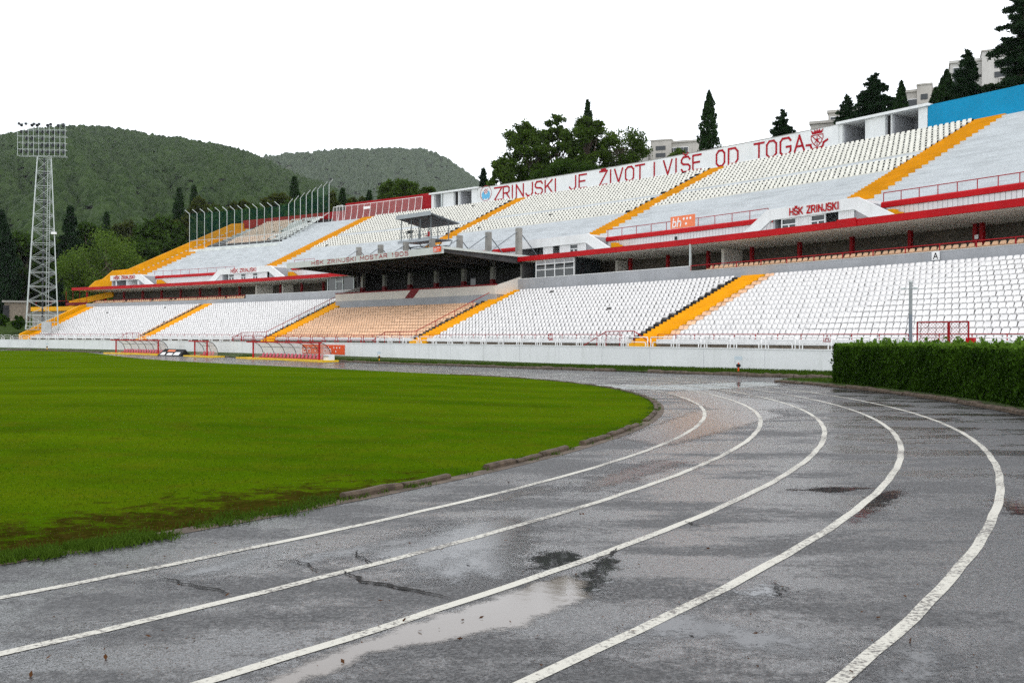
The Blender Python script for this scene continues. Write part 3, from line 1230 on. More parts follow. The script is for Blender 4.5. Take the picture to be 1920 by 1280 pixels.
def hoop_mesh(wd, h, r, sag=.0):
    mb = MB()
    c = min(.09, h * .3)
    pts = [(0, -wd / 2, 0), (0, -wd / 2, h - c), (0, -wd / 2 + c * .35, h - c * .3), (0, -wd / 2 + c, h),
           (0, wd / 2 - c, h), (0, wd / 2 - c * .35, h - c * .3), (0, wd / 2, h - c), (0, wd / 2, 0)]
    mb.path(pts, r, 6)
    return mb


def make_hoop(m):
    o = empty('pipe_barrier', (0, 0, 0), '', 'barrier')
    a = put('outer_pipe', mesh_of(hoop_mesh(2.12, .62, .036), 'outer_pipe', m, True), (0, 0, 0), 0, o)
    b = put('inner_pipe', mesh_of(hoop_mesh(1.72, .30, .032), 'inner_pipe', m, True), (0, 0, 0), 0, o)
    return o


hw, hr_ = make_hoop(M['white_pipe']), make_hoop(M['red_pipe'])
used = set()
s = -31.0
while s < 140:
    red = 36.0 < s < 64.5
    pr = hr_ if red else hw
    o = pr if red not in used else copy_tree(pr)
    used.add(red)
    o.location = S(s, .11, 1.33)
    o.rotation_euler = (0, 0, rot_at(s))
    if red:
        tag(o, 'dark red pipe hoop standing on the white wall before the beige seats', None, 'red pipe hoops on the track wall')
    elif s < 36:
        tag(o, 'white pipe hoop on the track wall between the hedge and the red hoops', None, 'white pipe hoops right of the red hoops')
    elif s < 121:
        tag(o, 'white pipe hoop on the track wall left of the red hoops', None, 'white pipe hoops left of the red hoops')
    else:
        tag(o, 'white pipe hoop beyond the far left end of the seats', None, 'white pipe hoops beyond the stand end')
    s += 2.42

# ------------------------------------------------------------------ the grandstand
ST = empty('grandstand', S(45, 8, 0), 'long white two tier concrete grandstand with amber stairs and red trim', 'grandstand')
ST_L = Vector(S(45, 8, 0))
TR, RI, W0, Z0 = .8, .334, 2.6, 1.70     # lower rows
NR = 15
S_R, S_LE = -32.0, 121.5
AISLES = {'A': (1.15, 3.35), 'B': (30.6, 32.7), 'C': (59.2, 61.5), 'D': (89.4, 91.2), 'E': (119.6, 121.4)}


def aisle_shift(name, w):
    return {'A': .06, 'B': .16, 'C': .28, 'D': .43, 'E': .42}[name] * (w - 2.6)


prof = [(W0, Z0 - .02)]
for r in range(NR):
    prof += [(W0 + TR * r, Z0 + RI * r), (W0 + TR * (r + 1), Z0 + RI * r)]
prof += [(W0 + TR * NR, .0), (W0, 0.0)]
t = MB()
t.sweep(prof, S_R, S_LE + 3.0)
t.build('lower_terrace', M['seat_step'], ST)
t = MB()
t.sweep([(2.58, -.3), (2.50, -.3), (2.50, 1.52), (2.58, 1.52)], S_R, S_LE)
t.build('rubble_base', M['stone'], ST)
for a, b in ((S_R, .9), (3.6, 30.4), (33.0, 59.0), (61.8, 89.2), (91.4, 119.5)):
    t = MB()
    t.sbox(a, b, 2.28, 2.595, 1.52, 1.84)
    t.build('edge_beam', M['white'], ST)
t = MB()
t.sbox(S_R, S_LE, .22, 2.5, .5, .9)
t.build('passage_floor', M['concrete'], ST)

# lower stairways: every step a piece of its own
for nm, (a, b) in AISLES.items():
    sw_ = bpy.data.objects.new('stairway', None)
    COL.objects.link(sw_)
    sw_.parent = ST
    sw_.location = Vector(S((a + b) / 2, 8, 4)) - ST_L
    tag(sw_, {'A': 'wide amber stairs right of the centre, from wall to parapet', 'B': 'amber stairs with a red handrail right of the beige seats',
              'C': 'amber stairs with a red handrail left of the beige seats', 'D': 'narrow amber stairs among the far white seats',
              'E': 'amber stairs under the parapet at the far left end'}[nm])
    for r in range(-2, 2 * NR):
        w = W0 + TR * r / 2
        z = Z0 + RI * r / 2 + .012
        sh = aisle_shift(nm, w)
        mb = MB()
        p = [S(a + sh, w - .02), S(b + sh, w - .02), S(b + sh, w + TR / 2 + .06), S(a + sh, w + TR / 2 + .06)]
        zt, zb = z + RI / 2, z - .25
        mb.hexa([(x, y, zb) for x, y, _ in p] + [(x, y, zt) for x, y, _ in p])
        mb.build('step', M['yellow'], sw_)
# black stepped strip laid over the terrace on the far side of each stairway
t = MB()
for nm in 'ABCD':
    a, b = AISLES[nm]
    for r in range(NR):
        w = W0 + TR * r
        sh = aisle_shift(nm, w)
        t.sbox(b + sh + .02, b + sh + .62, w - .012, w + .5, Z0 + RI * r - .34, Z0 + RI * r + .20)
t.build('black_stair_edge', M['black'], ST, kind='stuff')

# sloped amber parapet at the far left end of the lower tier
mb = MB()
pts = []
for w, z in ((2.0, 1.2), (2.0, 2.15), (13.6, 7.0), (15.2, 7.25), (15.2, 5.0), (3.0, .9)):
    pts.append((w, z))
P0_ = [S(121.9 + .42 * (w - 2.6), w, z) for w, z in pts]
P1_ = [S(122.3 + .42 * (w - 2.6), w, z) for w, z in pts]
n = len(pts)
mb.add(P0_ + P1_, [tuple(range(n)), tuple(range(n, 2 * n))[::-1]] + [(k, n + k, n + (k + 1) % n, (k + 1) % n) for k in range(n)])
mb.build('end_parapet', M['yellow'], ST)
mb = MB()
mb.sbox(127.2, 142, 14.9, 15.6, 6.2, 6.95)
mb.build('end_ledge', M['yellow'], ST)
mb = MB()
mb.sbox(127.2, 142, 15.2, 15.5, 3.2, 6.2)
mb.build('end_wall', M['concrete'], ST)
mb = MB()
for s_, w_, z_, h_ in ((131.5, 17.5, 6.9, 1.2), (129.5, 18.5, 7.9, 1.2)):
    p = [S(s_ + 3.4, 15.6, 6.9), S(s_ - 1.6, 19.5, 8.6)]
    q = [(x, y, z + 1.0) for x, y, z in p]
mb.poly_prism([p[0], p[1], q[1], q[0]], (.15, .1, 0))
mb.build('end_ramp', M['yellow'], ST)

# parapet behind the top row, concourse, stone wall, columns, roof slab
VS0, VS1 = 33.2, 62.6            # the covered centre box
for a, b, h, m in ((S_R, 10.2, 7.38, 'grey_par'), (10.2, VS0, 7.80, 'grey_par'), (VS1, 87.0, 7.76, 'grey_par'), (87.0, 127.0, 7.28, 'grey_par')):
    t = MB()
    t.sbox(a, b, 14.78, 15.0, 5.9, h)
    t.build('parapet', M[m], ST)
    t = MB()
    t.sbox(a, b, 14.76, 15.02, h + .001, h + .06)
    t.build('parapet_cap', M['white'] if h > 7.5 else M['concrete_light'], ST)
t = MB()
t.sbox(S_R, 127.5, 15.0, 20.0, 5.9, 6.6)
t.build('concourse_floor', M['concrete_light'], ST)
t = MB()
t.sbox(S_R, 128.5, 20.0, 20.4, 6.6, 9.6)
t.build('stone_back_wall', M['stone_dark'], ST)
for a, b in ((S_R, 33.4), (63.4, 131.0)):
    t = MB()
    t.sweep([(15.06, 9.66), (20.4, 9.36), (20.4, 9.5), (15.06, 9.80)], a, b)
    t.build('soffit', M['soffit'], ST)
    t = MB()
    t.sweep([(15.06, 9.80), (20.4, 9.55), (20.4, 10.02), (15.06, 10.06)], a, b)
    t.build('roof_slab', M['concrete_light'], ST)
    t = MB()
    t.sbox(a, b, 14.88, 15.06, 9.62, 10.10)
    t.build('fascia', M['red'], ST)
t = MB()
t.sbox(-5.9, -4.3, 14.8, 14.87, 9.60, 10.19, 1)
t.build('fascia_patch', M['red'], ST)
colm = MB()
colm.box((0, 0, 1.5), (.26, .26, 3.0))
M['red_col'] = mat('column_red_paint', (.24, .004, .007), .5, .15, .8, spec=.12)
cm = mesh_of(colm, 'column', M['red_col'])
for s_ in [7.12 - 4.85 * k for k in range(-5, 9)] + [133.7 - 4.82 * k for k in range(0, 14)]:
    if VS0 - .5 < s_ < VS1 + 2 or 23.5 < s_ < 33:
        continue
    put('column', cm, S(s_, 19.0, 6.5), rot_at(s_), ST)
cm2 = mesh_of(colm, 'column', M['red'])
put('column', cm, S(-12.75, 19.0, 6.5), rot_at(-12.7), ST)
mb = MB()
mb.box((0, 0, 0), (.02, .26, .26))
put('notice_plate', mesh_of(mb, 'notice_plate', M['ad_white']), S(-12.45, 18.8, 8.55), rot_at(-12.4), ST)
# pale partition walls across the concourse
for s_, wa in ((8.9, 17.6), (23.0, 18.6), (88.6, 17.4), (84.0, 18.4)):
    t = MB()
    t.sbox(s_, s_ + .3, wa, 19.9, 6.6, 9.35, .2)
    t.build('partition_wall', M['cream'], ST)
t = MB()
t.sbox(10.1, 10.24, 14.86, 15.0, 7.4, 9.65, .2)
t.build('post', M['galv'], ST)

# glazed commentary booth under the roof, right of the canopy
booth = MB()
booth.sbox(25.3, 30.9, 15.25, 15.29, 7.86, 9.55)
gb = booth.build('glazed_booth', M['glass'], ST)
fr = MB()
for i in range(5):
    s_ = 25.3 + 1.4 * i
    fr.sbox(s_ - .045, s_ + .045, 15.17, 15.30, 7.84, 9.6, .2)
for z in (7.86, 8.62, 9.16, 9.55):
    fr.sbox(25.26, 30.94, 15.175, 15.295, z - .04, z + .04, .6)
fr.build('frame', M['white'], gb)
t = MB()
t.sbox(25.35, 30.85, 15.20, 15.24, 9.2, 9.51, .6)
t.build('top_panel', M['grey_par'], gb)
t = MB()
t.sbox(25.20, 25.25, 15.3, 18.4, 7.8, 9.5, .2)
t.build('side_glass', M['glass'], gb)
t = MB()
t.sbox(31.0, 33.1, 16.6, 16.64, 6.6, 9.5)
t.build('recessed_glass', M['glass'], gb)
t = MB()
for s_ in (31.7, 32.6):
    t.sbox(s_, s_ + .06, 16.52, 16.62, 6.6, 9.5, .2)
t.build('glass_post', M['galv'], gb)
b2 = MB()
b2.sbox(64.6, 70.2, 15.9, 15.94, 7.3, 9.5)
gb2 = b2.build('glazed_booth', M['glass'], ST)
fr = MB()
for s_ in (64.7, 67.0, 68.4, 70.2):
    fr.sbox(s_ - .06, s_ + .06, 15.82, 15.96, 7.3, 9.5, .2)
fr.sbox(67.0, 68.4, 15.83, 15.95, 9.0, 9.1)
fr.build('frame', M['galv'], gb2)

# ------------------------------------------------------------------ covered centre box and its cantilever canopy
t = MB()
t.sbox(VS0, VS1, 12.0, 15.0, 5.42, 6.24)
t.build('box_base', M['grey_par'], ST)
t = MB()
t.sbox(VS0 + .004, VS1 - .004, 11.99, 12.2, 6.245, 7.13)
t.build('box_front', M['cream'], ST)
t = MB()
t.sbox(VS0, VS1, 11.95, 12.24, 7.135, 7.27)
t.build('box_rail', M['red_dark'], ST)
for s_ in (VS0, VS1 - .2):
    mb = MB()
    P = [S(s_, 12.22, 5.45), S(s_, 15.2, 5.45), S(s_, 15.2, 8.1), S(s_, 12.22, 7.15)]
    Q = [S(s_ + .2, 12.22, 5.45), S(s_ + .2, 15.2, 5.45), S(s_ + .2, 15.2, 8.1), S(s_ + .2, 12.22, 7.15)]
    mb.add(P + Q, [(0, 1, 2, 3), (7, 6, 5, 4), (0, 4, 5, 1), (1, 5, 6, 2), (2, 6, 7, 3), (3, 7, 4, 0)])
    mb.build('box_side', M['cream'], ST)
mb = MB()
F = wallF(11.975)
mb.add([F(-48.9, 6.25), F(-47.3, 6.25), F(-46.2, 7.132), F(-47.8, 7.132)], [(0, 1, 2, 3)])
mb.build('red_stripe', M['red_dark'], ST)
t = MB()
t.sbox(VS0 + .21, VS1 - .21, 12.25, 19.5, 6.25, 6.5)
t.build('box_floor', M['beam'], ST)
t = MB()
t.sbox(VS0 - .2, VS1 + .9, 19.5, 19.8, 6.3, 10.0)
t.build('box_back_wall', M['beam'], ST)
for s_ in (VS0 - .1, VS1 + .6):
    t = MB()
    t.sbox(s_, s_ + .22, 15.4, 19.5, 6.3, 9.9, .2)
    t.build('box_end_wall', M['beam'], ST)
dr = MB()
dr.sbox(47.2, 48.4, 19.43, 19.49, 6.6, 9.2, .5)
dr.build('door', M['dark'], ST)
ds = MB()
ds.sbox(46.2, 47.1, 19.42, 19.49, 7.0, 9.0, .5)
ds.build('window', M['glass'], ST)
# two rows of dark seats inside
for k, w in enumerate((13.0, 14.2)):
    t = MB()
    for s_ in np.arange(VS0 + .8, VS1 - .8, .62):
        t.sbox(s_, s_ + .5, w, w + .1, 6.5 + .25 * k, 7.15 + .25 * k, .5)
    t.build('box_seats', M['red_dark'], ST, kind='stuff')

canopy = bpy.data.objects.new('canopy', None)
COL.objects.link(canopy)
canopy.parent = ST
canopy.location = Vector(S(48, 11, 10)) - ST_L
CA, CB = 33.5, 63.2
t = MB()
t.sweep([(6.16, 10.52), (20.1, 10.04), (20.1, 10.14), (6.16, 10.62)], CA, CB)
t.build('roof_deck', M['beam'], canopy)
t = MB()
t.sbox(CA, CB, 6.0, 6.15, 10.0, 10.68)
cf = t.build('front_fascia', M['canopy_edge'], canopy)
for s_ in (CA - .02, CB):
    mb = MB()
    a = [(6.02, 10.42), (17.5, 10.05), (17.5, 10.27), (6.02, 10.66)]
    P = [S(s_ - .08, w, z) for w, z in a]
    Q = [S(s_ + .08, w, z) for w, z in a]
    mb.add(P + Q, [(0, 1, 2, 3), (7, 6, 5, 4), (0, 4, 5, 1), (1, 5, 6, 2), (2, 6, 7, 3), (3, 7, 4, 0)])
    mb.build('side_edge', M['canopy_edge'], canopy)
t = MB()
for i in range(7):
    s_ = 33.75 + 4.88 * i
    s_ = min(s_, CB - .3)
    a = [(6.2, 10.1), (15.0, 9.45), (17.0, 9.5), (17.0, 10.12), (6.2, 10.5)]
    P = [S(s_ - .16, w, z) for w, z in a]
    Q = [S(s_ + .16, w, z) for w, z in a]
    n = len(a)
    t.add(P + Q, [tuple(range(n)), tuple(range(n, 2 * n))[::-1]] + [(k, n + k, n + (k + 1) % n, (k + 1) % n) for k in range(n)])
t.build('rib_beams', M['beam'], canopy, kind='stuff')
t = MB()
for w in (8.5, 11, 13.5):
    t.sbox(CA + .2, CB - .2, w, w + .22, 9.98, 10.36)
t.build('cross_beams', M['beam'], canopy, kind='stuff')
mb = MB()
F = wallF(5.985)
letters(mb, F, 'HŠK ZRINJSKI MOSTAR 1905', -57.85, -39.35, 10.18, 10.57, .085)
mb.build('lettering', M['letter_pale'], cf, kind='stuff')
pyl = MB()
pyl.box((0, 0, 1.55), (.5, .52, 3.1))
pm = mesh_of(pyl, 'pylon', M['concrete'])
colb = MB()
colb.box((0, 0, 1.75), (.42, .46, 3.5))
cbm = mesh_of(colb, 'support_column', M['concrete'])
colr = MB()
colr.box((0, 0, .8), (.44, .48, 1.6))
crm = mesh_of(colr, 'red_plinth', M['red_dark'])
for i in range(7):
    s_ = 33.75 + 4.94 * i
    s_ = min(s_, CB - .35)
    put('pylon', pm, S(s_, 15.3, 10.0), rot_at(s_), canopy)
    c_ = put('support_column', cbm, S(s_, 15.9, 6.5), rot_at(s_), canopy)
    if i:
        put('red_plinth', crm, S(s_, 15.88, 6.5), rot_at(s_), canopy)
    for w, z in ((11.6, 10.4), (18.0, 10.1)):
        mb = MB()
        mb.bar(S(s_, 15.3, 12.85), S(s_, w, z), .055, 6)
        mb.build('stay_bar', M['steel'], canopy)

# ------------------------------------------------------------------ upper tier
UW, UZ, UT, UR = 22.0, 12.02, .8125, .41
NU = 24
prof = [(20.5, 9.6), (20.5, 11.6), (UW, 11.6)]
for r in range(NU):
    prof += [(UW + UT * r, UZ + UR * r), (UW + UT * (r + 1), UZ + UR * r)]
prof += [(43.6, UZ + UR * (NU - 1)), (43.6, 9.6)]
t = MB()
t.sweep(prof, S_R, 129.0)
t.build('upper_terrace', M['terrace'], ST)


def uz(w):
    return UZ + UR * math.floor((w - UW) / UT + 1e-6)


UP_ST = {'U1': ((.75, 24.0), (-1.1, 41.3), 2.85), 'U2': ((32.2, 23.5), (30.4, 41.3), 2.5), 'U3': ((63.3, 23.0), (63.5, 41.2), 2.4),
         'U4': ((94.7, 23.0), (96.1, 41.2), 2.9), 'U5': ((127.0, 20.6), (126.6, 41.2), 3.2)}


def up_c(nm, w):
    (a, wa), (b, wb), _ = UP_ST[nm]
    return a + (b - a) * (w - wa) / (wb - wa)


for nm, (pa, pb, wd) in UP_ST.items():
    mb = MB()
    for r in range(-1, 2 * NU):
        w = UW + UT * r / 2
        if w > 41.6:
            break
        z = UZ + UR * (r / 2 - .5) + .014
        c = up_c(nm, w)
        p = [S(c - wd / 2, w - .012), S(c + wd / 2, w - .012), S(c + wd / 2, w + UT / 2 + .05), S(c - wd / 2, w + UT / 2 + .05)]
        zt, zb = z + UR / 2, z - .3
        mb.hexa([(x, y, zb) for x, y, _ in p] + [(x, y, zt) for x, y, _ in p])
    o = mb.build('upper_stairway', M['orange'], ST)
    tag(o, {'U1': 'amber stairs nearest the blue wall', 'U2': 'amber stairs left of the long slogan end word', 'U3': 'amber stairs behind the camera gantry',
            'U4': 'amber stairs below the red wall', 'U5': 'amber stairs along the far left end wall'}[nm])

# front of the upper tier: sheet cladding, red coping
for a, b in ((S_R, -4.4), (5.9, 26.4), (38.0, 84.6), (101.4, 118.6)):
    t = MB()
    t.sbox(a, b, 20.32, 20.42, 9.9, 11.46)
    bk = t.build('parapet_backing', M['grey_par'], ST)
    t = MB()
    s_ = a
    while s_ < b - .3:
        t.sbox(s_, s_ + .34, 20.24, 20.318, 9.9, 11.45, .4)
        s_ += .375
    t.build('sheet_cladding', M['cladding'], bk, kind='stuff')
    t = MB()
    t.sweep([(20.12, 11.47), (20.6, 11.47), (20.6, 11.90), (20.2, 11.90), (20.12, 11.8)], a - .15, b + .15)
    t.build('coping', M['red'], ST)
t = MB()
t.sbox(16.9, 17.15, 20.16, 20.24, 10.9, 11.2, .3)
t.build('wall_lamp', M['black'], ST)


# entrance vestibules with their name boards
def vestibule(cs, left, right, cells, slopes, text, tx):
    """cs: list of (s0,s1,kind) from left to right; band between left and right"""
    zt, zb, wz = 12.05, 11.2, 17.5
    v = bpy.data.objects.new('entrance_vestibule', None)
    COL.objects.link(v)
    v.parent = ST
    v.location = Vector(S((left + right) / 2, 18.5, 10.1)) - ST_L
    # name board with sloping ends
    pts = [(left, zb), (right, zb)]
    if slopes[1]:
        pts += [(right - 1.9, 10.13), (right - 4.0, 10.13), (right - .3, zt)]
    else:
        pts += [(right, zt)]
    if slopes[0]:
        pts += [(left + .4, zt), (left + 3.4, 10.13), (left + 1.7, 10.13)]
    else:
        pts += [(left, zt)]
    mb = MB()
    n = len(pts)
    P = [S(s_, wz, z) for s_, z in pts]
    Q = [S(s_, wz + .22, z) for s_, z in pts]
    # faces as strips (the outline is not convex)
    def face(idx, base):
        return tuple(i + base for i in idx)
    if slopes[1] and slopes[0]:
        polys = [(0, 1, 4, 5), (1, 2, 3, 4), (0, 5, 6, 7)]
    elif slopes[1]:
        polys = [(0, 1, 4, 5), (1, 2, 3, 4)]
    else:
        polys = [(0, 1, 2, 3)]
    fs = [p for p in polys] + [face(p[::-1], n) for p in polys] + [(k, n + k, n + (k + 1) % n, (k + 1) % n) for k in range(n)]
    mb.add(P + Q, fs)
    bd = mb.build('name_board', M['white'], v)
    if text:
        mb = MB()
        letters(mb, wallF(wz - .08), text, -tx[0], -tx[1], 11.38, 11.88, .11)
        mb.build('lettering', M['red'], bd, kind='stuff')
    t = MB()
    t.sbox(right + .02, left - .02, wz + .23, 22.3, 11.85, 12.04)
    t.build('roof', M['white'], v)
    t = MB()
    t.sbox(right, left, 20.6, 20.8, 10.1, 11.84)
    t.build('inner_wall', M['grey_par'], v)
    for s_ in (right, left - .2):
        t = MB()
        t.sbox(s_, s_ + .2, wz + .25, 20.6, 10.08, 11.84, .3)
        t.build('side_wall', M['grey_par'], v)
    for a, b, k in cells:
        t = MB()
        if k == 'panel':
            t.sbox(b, a, wz + .1, wz + .2, 10.08, 11.2, .8)
            p_ = t.build('panel', M['white'], v)
            g = MB()
            for q in np.arange(b + .12, a - .02, .16):
                g.sbox(q, q + .03, wz + .07, wz + .102, 10.08, 11.19, .3)
            g.build('ribs', M['cladding'], p_, kind='stuff')
        elif k == 'window':
            t.sbox(b, a, wz + .22, wz + .25, 10.08, 11.2, .8)
            p_ = t.build('window', M['glass'], v)
            g = MB()
            c_ = (a + b) / 2
            for q in (a - .06, c_, b + .06):
                g.sbox(q - .045, q + .045, wz + .12, wz + .24, 10.08, 11.2 if q != c_ else 10.72, .3)
            for z in (10.72, 11.16, 10.12):
                g.sbox(b, a, wz + .115, wz + .235, z - .04, z + .04, .5)
            g.build('frame', M['white'], p_)
        else:
            t.sbox(b - .0, b + .12, wz + .1, 19.4, 10.08, 11.2, .3)
            t.build('cross_wall', M['white'], v)
    if slopes[1]:
        st = MB()
        for i in range(5):
            st.sbox(right - 1.5 - .46 * (5 - i), right - 1.04 - .46 * (5 - i), 19.4, 20.1, 10.03, 10.22 + .24 * i, .6)
        st.build('side_steps', M['orange'], v)
    return v


vestibule(None, 3.9, -3.8, [(3.0, 1.5, 'window'), (1.5, .2, 'panel'), (.2, -1.2, 'window'), (-1.2, -2.5, 'recess'), (-2.5, -3.7, 'panel')], (True, True), 'HŠK ZRINJSKI', (2.0, -2.5))
vestibule(None, 37.0, 26.3, [(33.9, 32.6, 'recess'), (32.6, 31.3, 'panel'), (31.3, 30.1, 'recess'), (30.1, 28.8, 'panel'), (28.8, 27.5, 'window'), (27.5, 26.4, 'panel')],
          (False, True), '', (30, 29))
vestibule(None, 97.4, 86.0, [(95.7, 94.3, 'window'), (94.3, 92.8, 'panel'), (92.8, 91.5, 'window'), (91.5, 90.0, 'panel'), (90.0, 88.7, 'window'), (88.7, 86.6, 'panel')],
          (True, True), 'HŠK ZRINJSKI', (94.8, 88.8))
vestibule(None, 125.2, 117.9, [(124.0, 123.8, 'panel'), (123.8, 121.1, 'recess'), (121.1, 118.2, 'recess')], (False, True), 'HŠK ZRINJSKI', (124.2, 118.8))

# amber end wall closing the stand on the far left
def profile_wall(name, s_, pts, th, m):
    mb = MB()
    n = len(pts)
    P = [S(s_, w, z) for w, z in pts]
    Q = [S(s_ + th, w, z) for w, z in pts]
    # fan of quads between the upper and lower chains
    h = n // 2
    fs = []
    for k in range(h - 1):
        fs += [(k, k + 1, n - 2 - k, n - 1 - k), (n + n - 1 - k, n + n - 2 - k, n + k + 1, n + k)]
    fs += [(k, n + k, n + (k + 1) % n, (k + 1) % n) for k in range(n)]
    mb.add(P + Q, fs)
    return mb.build(name, m, ST)


top = [(16.4, 10.1), (17.6, 11.3), (18.8, 11.7), (20.4, 13.2), (23.0, 13.6), (41.4, 22.85), (43.6, 23.1)]
bot = [(43.6, 19.0), (41.4, 19.0), (23.0, 10.0), (20.4, 10.0), (18.8, 10.0), (17.6, 10.0), (16.4, 10.05)]
profile_wall('end_wall', 129.05, top + bot, .3, M['orange'])

# ------------------------------------------------------------------ walls along the top of the stand
BW = 43.5


def top_wall(s0, s1, zt, m, label, th=.3, z0=20.5):
    t = MB()
    t.sbox(s0, s1, BW, BW + th, z0, zt)
    o = t.build('top_wall', m, loc=S((s0 + s1) / 2, BW, 20.5))
    return tag(o, label, 'wall')


slogan_wall = top_wall(16.35, 75.0, 24.46, M['white_wall'], 'white top wall carrying a long red slogan and two crests')
cpw = MB()
cpw.sbox(16.35, 75.0, BW - .04, BW + .34, 24.461, 24.52)
cpw.build('coping', M['concrete'], slogan_wall)
mb = MB()
F = wallF(BW - .03)
WORDS = [('Z', 925, 941), ('R', 941.5, 955), ('I', 958, 961), ('N', 966, 981), ('J', 984, 998), ('S', 1001.5, 1016.5), ('K', 1020, 1035), ('I', 1038, 1042),
         ('J', 1065.6, 1079), ('E', 1083.5, 1099), ('Ž', 1122, 1138), ('I', 1142, 1145), ('V', 1150, 1167), ('O', 1170.5, 1187.5), ('T', 1189, 1208),
         ('I', 1223.5, 1227), ('V', 1241.6, 1259.4), ('I', 1264, 1268), ('Š', 1275, 1293), ('E', 1296.4, 1314), ('O', 1340.5, 1358), ('D', 1363, 1383),
         ('T', 1411, 1431.6), ('O', 1434.5, 1455), ('G', 1460, 1482), ('A', 1486, 1508)]
for c, ua, ub in WORDS:
    sa, sb_ = s_at(ua, BW), s_at(ub, BW)
    mb = MB()
    glyph(mb, F, c, -sa + .1, -sb_ - .1, 22.3, 24.1, .24)
    mb.build('letter', M['letter'], slogan_wall)
# round blue emblem at the left end of the slogan
em = MB()
ex, ey = -73.32, 23.5
disc(em, wallF(BW - .02), ex, ey, 1.16, 28, 1.08)
ring = em.build('emblem', M['letter_pale'], slogan_wall)
em = MB()
Fe = wallF(BW - .03)
em.add([Fe(ex + a, ey + b) for a, b in ((-.62, .30), (-.3, .36), (-.3, -.05), (0, -.18), (.3, -.05), (.3, .36), (.62, .30), (.86, -.1), (.78, -.6), (.45, -.95),
                                        (.3, -.62), (0, -.95), (-.3, -.62), (-.45, -.95), (-.78, -.6), (-.86, -.1))], [(0, 1, 2, 3, 12, 13, 14, 15), (3, 4, 5, 6, 7, 8, 9, 10), (3, 10, 11, 12)])
em.build('blue_figure', M['emb_blue'], ring)
em = MB()
for i in range(4):
    for j in range(4):
        if (i + j) % 2 == 0:
            x0, y0 = ex - .36 + .18 * i, ey + .02 + .17 * j
            em.add([wallF(BW - .045)(x0 + a, y0 + b) for a, b in ((0, 0), (.18, 0), (.18, .17), (0, .17))], [(0, 1, 2, 3)])
em.build('red_checks', M['letter'], ring)
em = MB()
em.add([wallF(BW - .037)(ex + a, ey + b) for a, b in ((-.37, .01), (.37, .01), (.37, .71), (-.37, .71))], [(0, 1, 2, 3)])
em.build('white_field', M['white'], ring)
# red crest with crown and ribbon at the right end
cr = MB()
cx_, cy_ = -19.0, 23.3
Fc = wallF(BW - .025)
def P2(*l):
    return [(cx_ + a, cy_ + b) for a, b in l]
cr.add([Fc(*p) for p in P2((-.62, .62), (.62, .62), (.82, 1.12), (.44, .86), (.3, 1.14), (.12, .9), (0, 1.2), (-.12, .9), (-.3, 1.14), (-.44, .86), (-.82, 1.12))],
       [(0, 1, 3, 9), (1, 2, 3), (0, 9, 10), (3, 4, 5), (5, 6, 7), (7, 8, 9), (3, 5, 7, 9)])
for st in (P2((-.74, .5), (.74, .5), (.74, .1), (.5, -.35), (0, -.78), (-.5, -.35), (-.74, .1), (-.74, .5)),
           P2((-.6, .42), (.3, -.4)), P2((.15, .42), (.62, -.02)), P2((0, .35), (0, -.6)), P2((-.28, .05), (.28, .05)), P2((.02, .02), (.3, -.4)), P2((-.02, .02), (-.3, -.35))):
    ribbon(cr, Fc, st, .10)
for st in (P2((-1.35, -.42), (-.78, -.45)), P2((-.72, -.98), (-.3, -.95), (.3, -.92), (.72, -.84)), P2((.78, -.42), (1.3, -.2)), P2((-.8, -.55), (-.66, -.95)), P2((.8, -.5), (.7, -.82))):
    ribbon(cr, Fc, st, .24)
cr.build('crest', M['letter'], slogan_wall)
nz = mat('worn_dark_steel', (.15, .15, .15), .5)
blue_wall = top_wall(-34, 6.3, 24.5, M['blue'], 'plain sky blue wall at the top right of the stand')
red_wall = top_wall(84.9, 104.3, 24.75, M['red_wall'], 'tall dark red wall at the top behind the white post fence')
red_low = top_wall(104.4, 129.3, 23.6, M['red_wall'], 'lower dark red wall behind the caged seats')


def shelter(sL, sR, label, openings, doors):
    o = empty('roofed_shelter', S((sL + sR) / 2, 45, 21.5), label, 'shelter')
    t = MB()
    t.sbox(sR - .25, sL + .15, BW - .35, BW + 4.2, 24.40, 24.66)
    t.build('roof', M['white_wall'], o)
    t = MB()
    t.sbox(sR, sL, BW + 3.8, BW + 4.0, 20.5, 24.39)
    t.build('back_wall', M['grey_par'], o)
    t = MB()
    t.sbox(sR, sL, BW + .1, BW + 3.8, 20.5, 21.3)
    t.build('floor', M['concrete'], o)
    prev = sL
    solids = []
    for a, b in openings + [(sR, sR)]:
        if prev - a > .02:
            solids.append((prev, a))
        prev = b
    for a, b in solids:
        t = MB()
        t.sbox(b, a, BW, BW + .3, 20.5, 24.39, .8)
        t.build('front_panel', M['white_wall'], o)
    for a, b in openings:
        t = MB()
        t.sbox(b + .001, b + .12, BW + .31, BW + 3.79, 21.3, 24.38, .2)
        t.build('cross_wall', M['grey_par'], o)
        t = MB()
        t.sbox(a - .12, a - .001, BW + .31, BW + 3.79, 21.3, 24.38, .2)
        t.build('cross_wall', M['grey_par'], o)
    for a, b in doors:
        t = MB()
        t.sbox(b, a, BW + .32, BW + .36, 21.3, 24.38, .4)
        t.build('dark_doorway', M['black'], o)
    for a, b in openings:
        if (a, b) not in doors:
            t = MB()
            t.sbox(b + .2, b + .2 + (a - b) * .38, BW + 3.74, BW + 3.79, 22.3, 23.6, .4)
            t.build('back_window', M['black'], o)
    return o


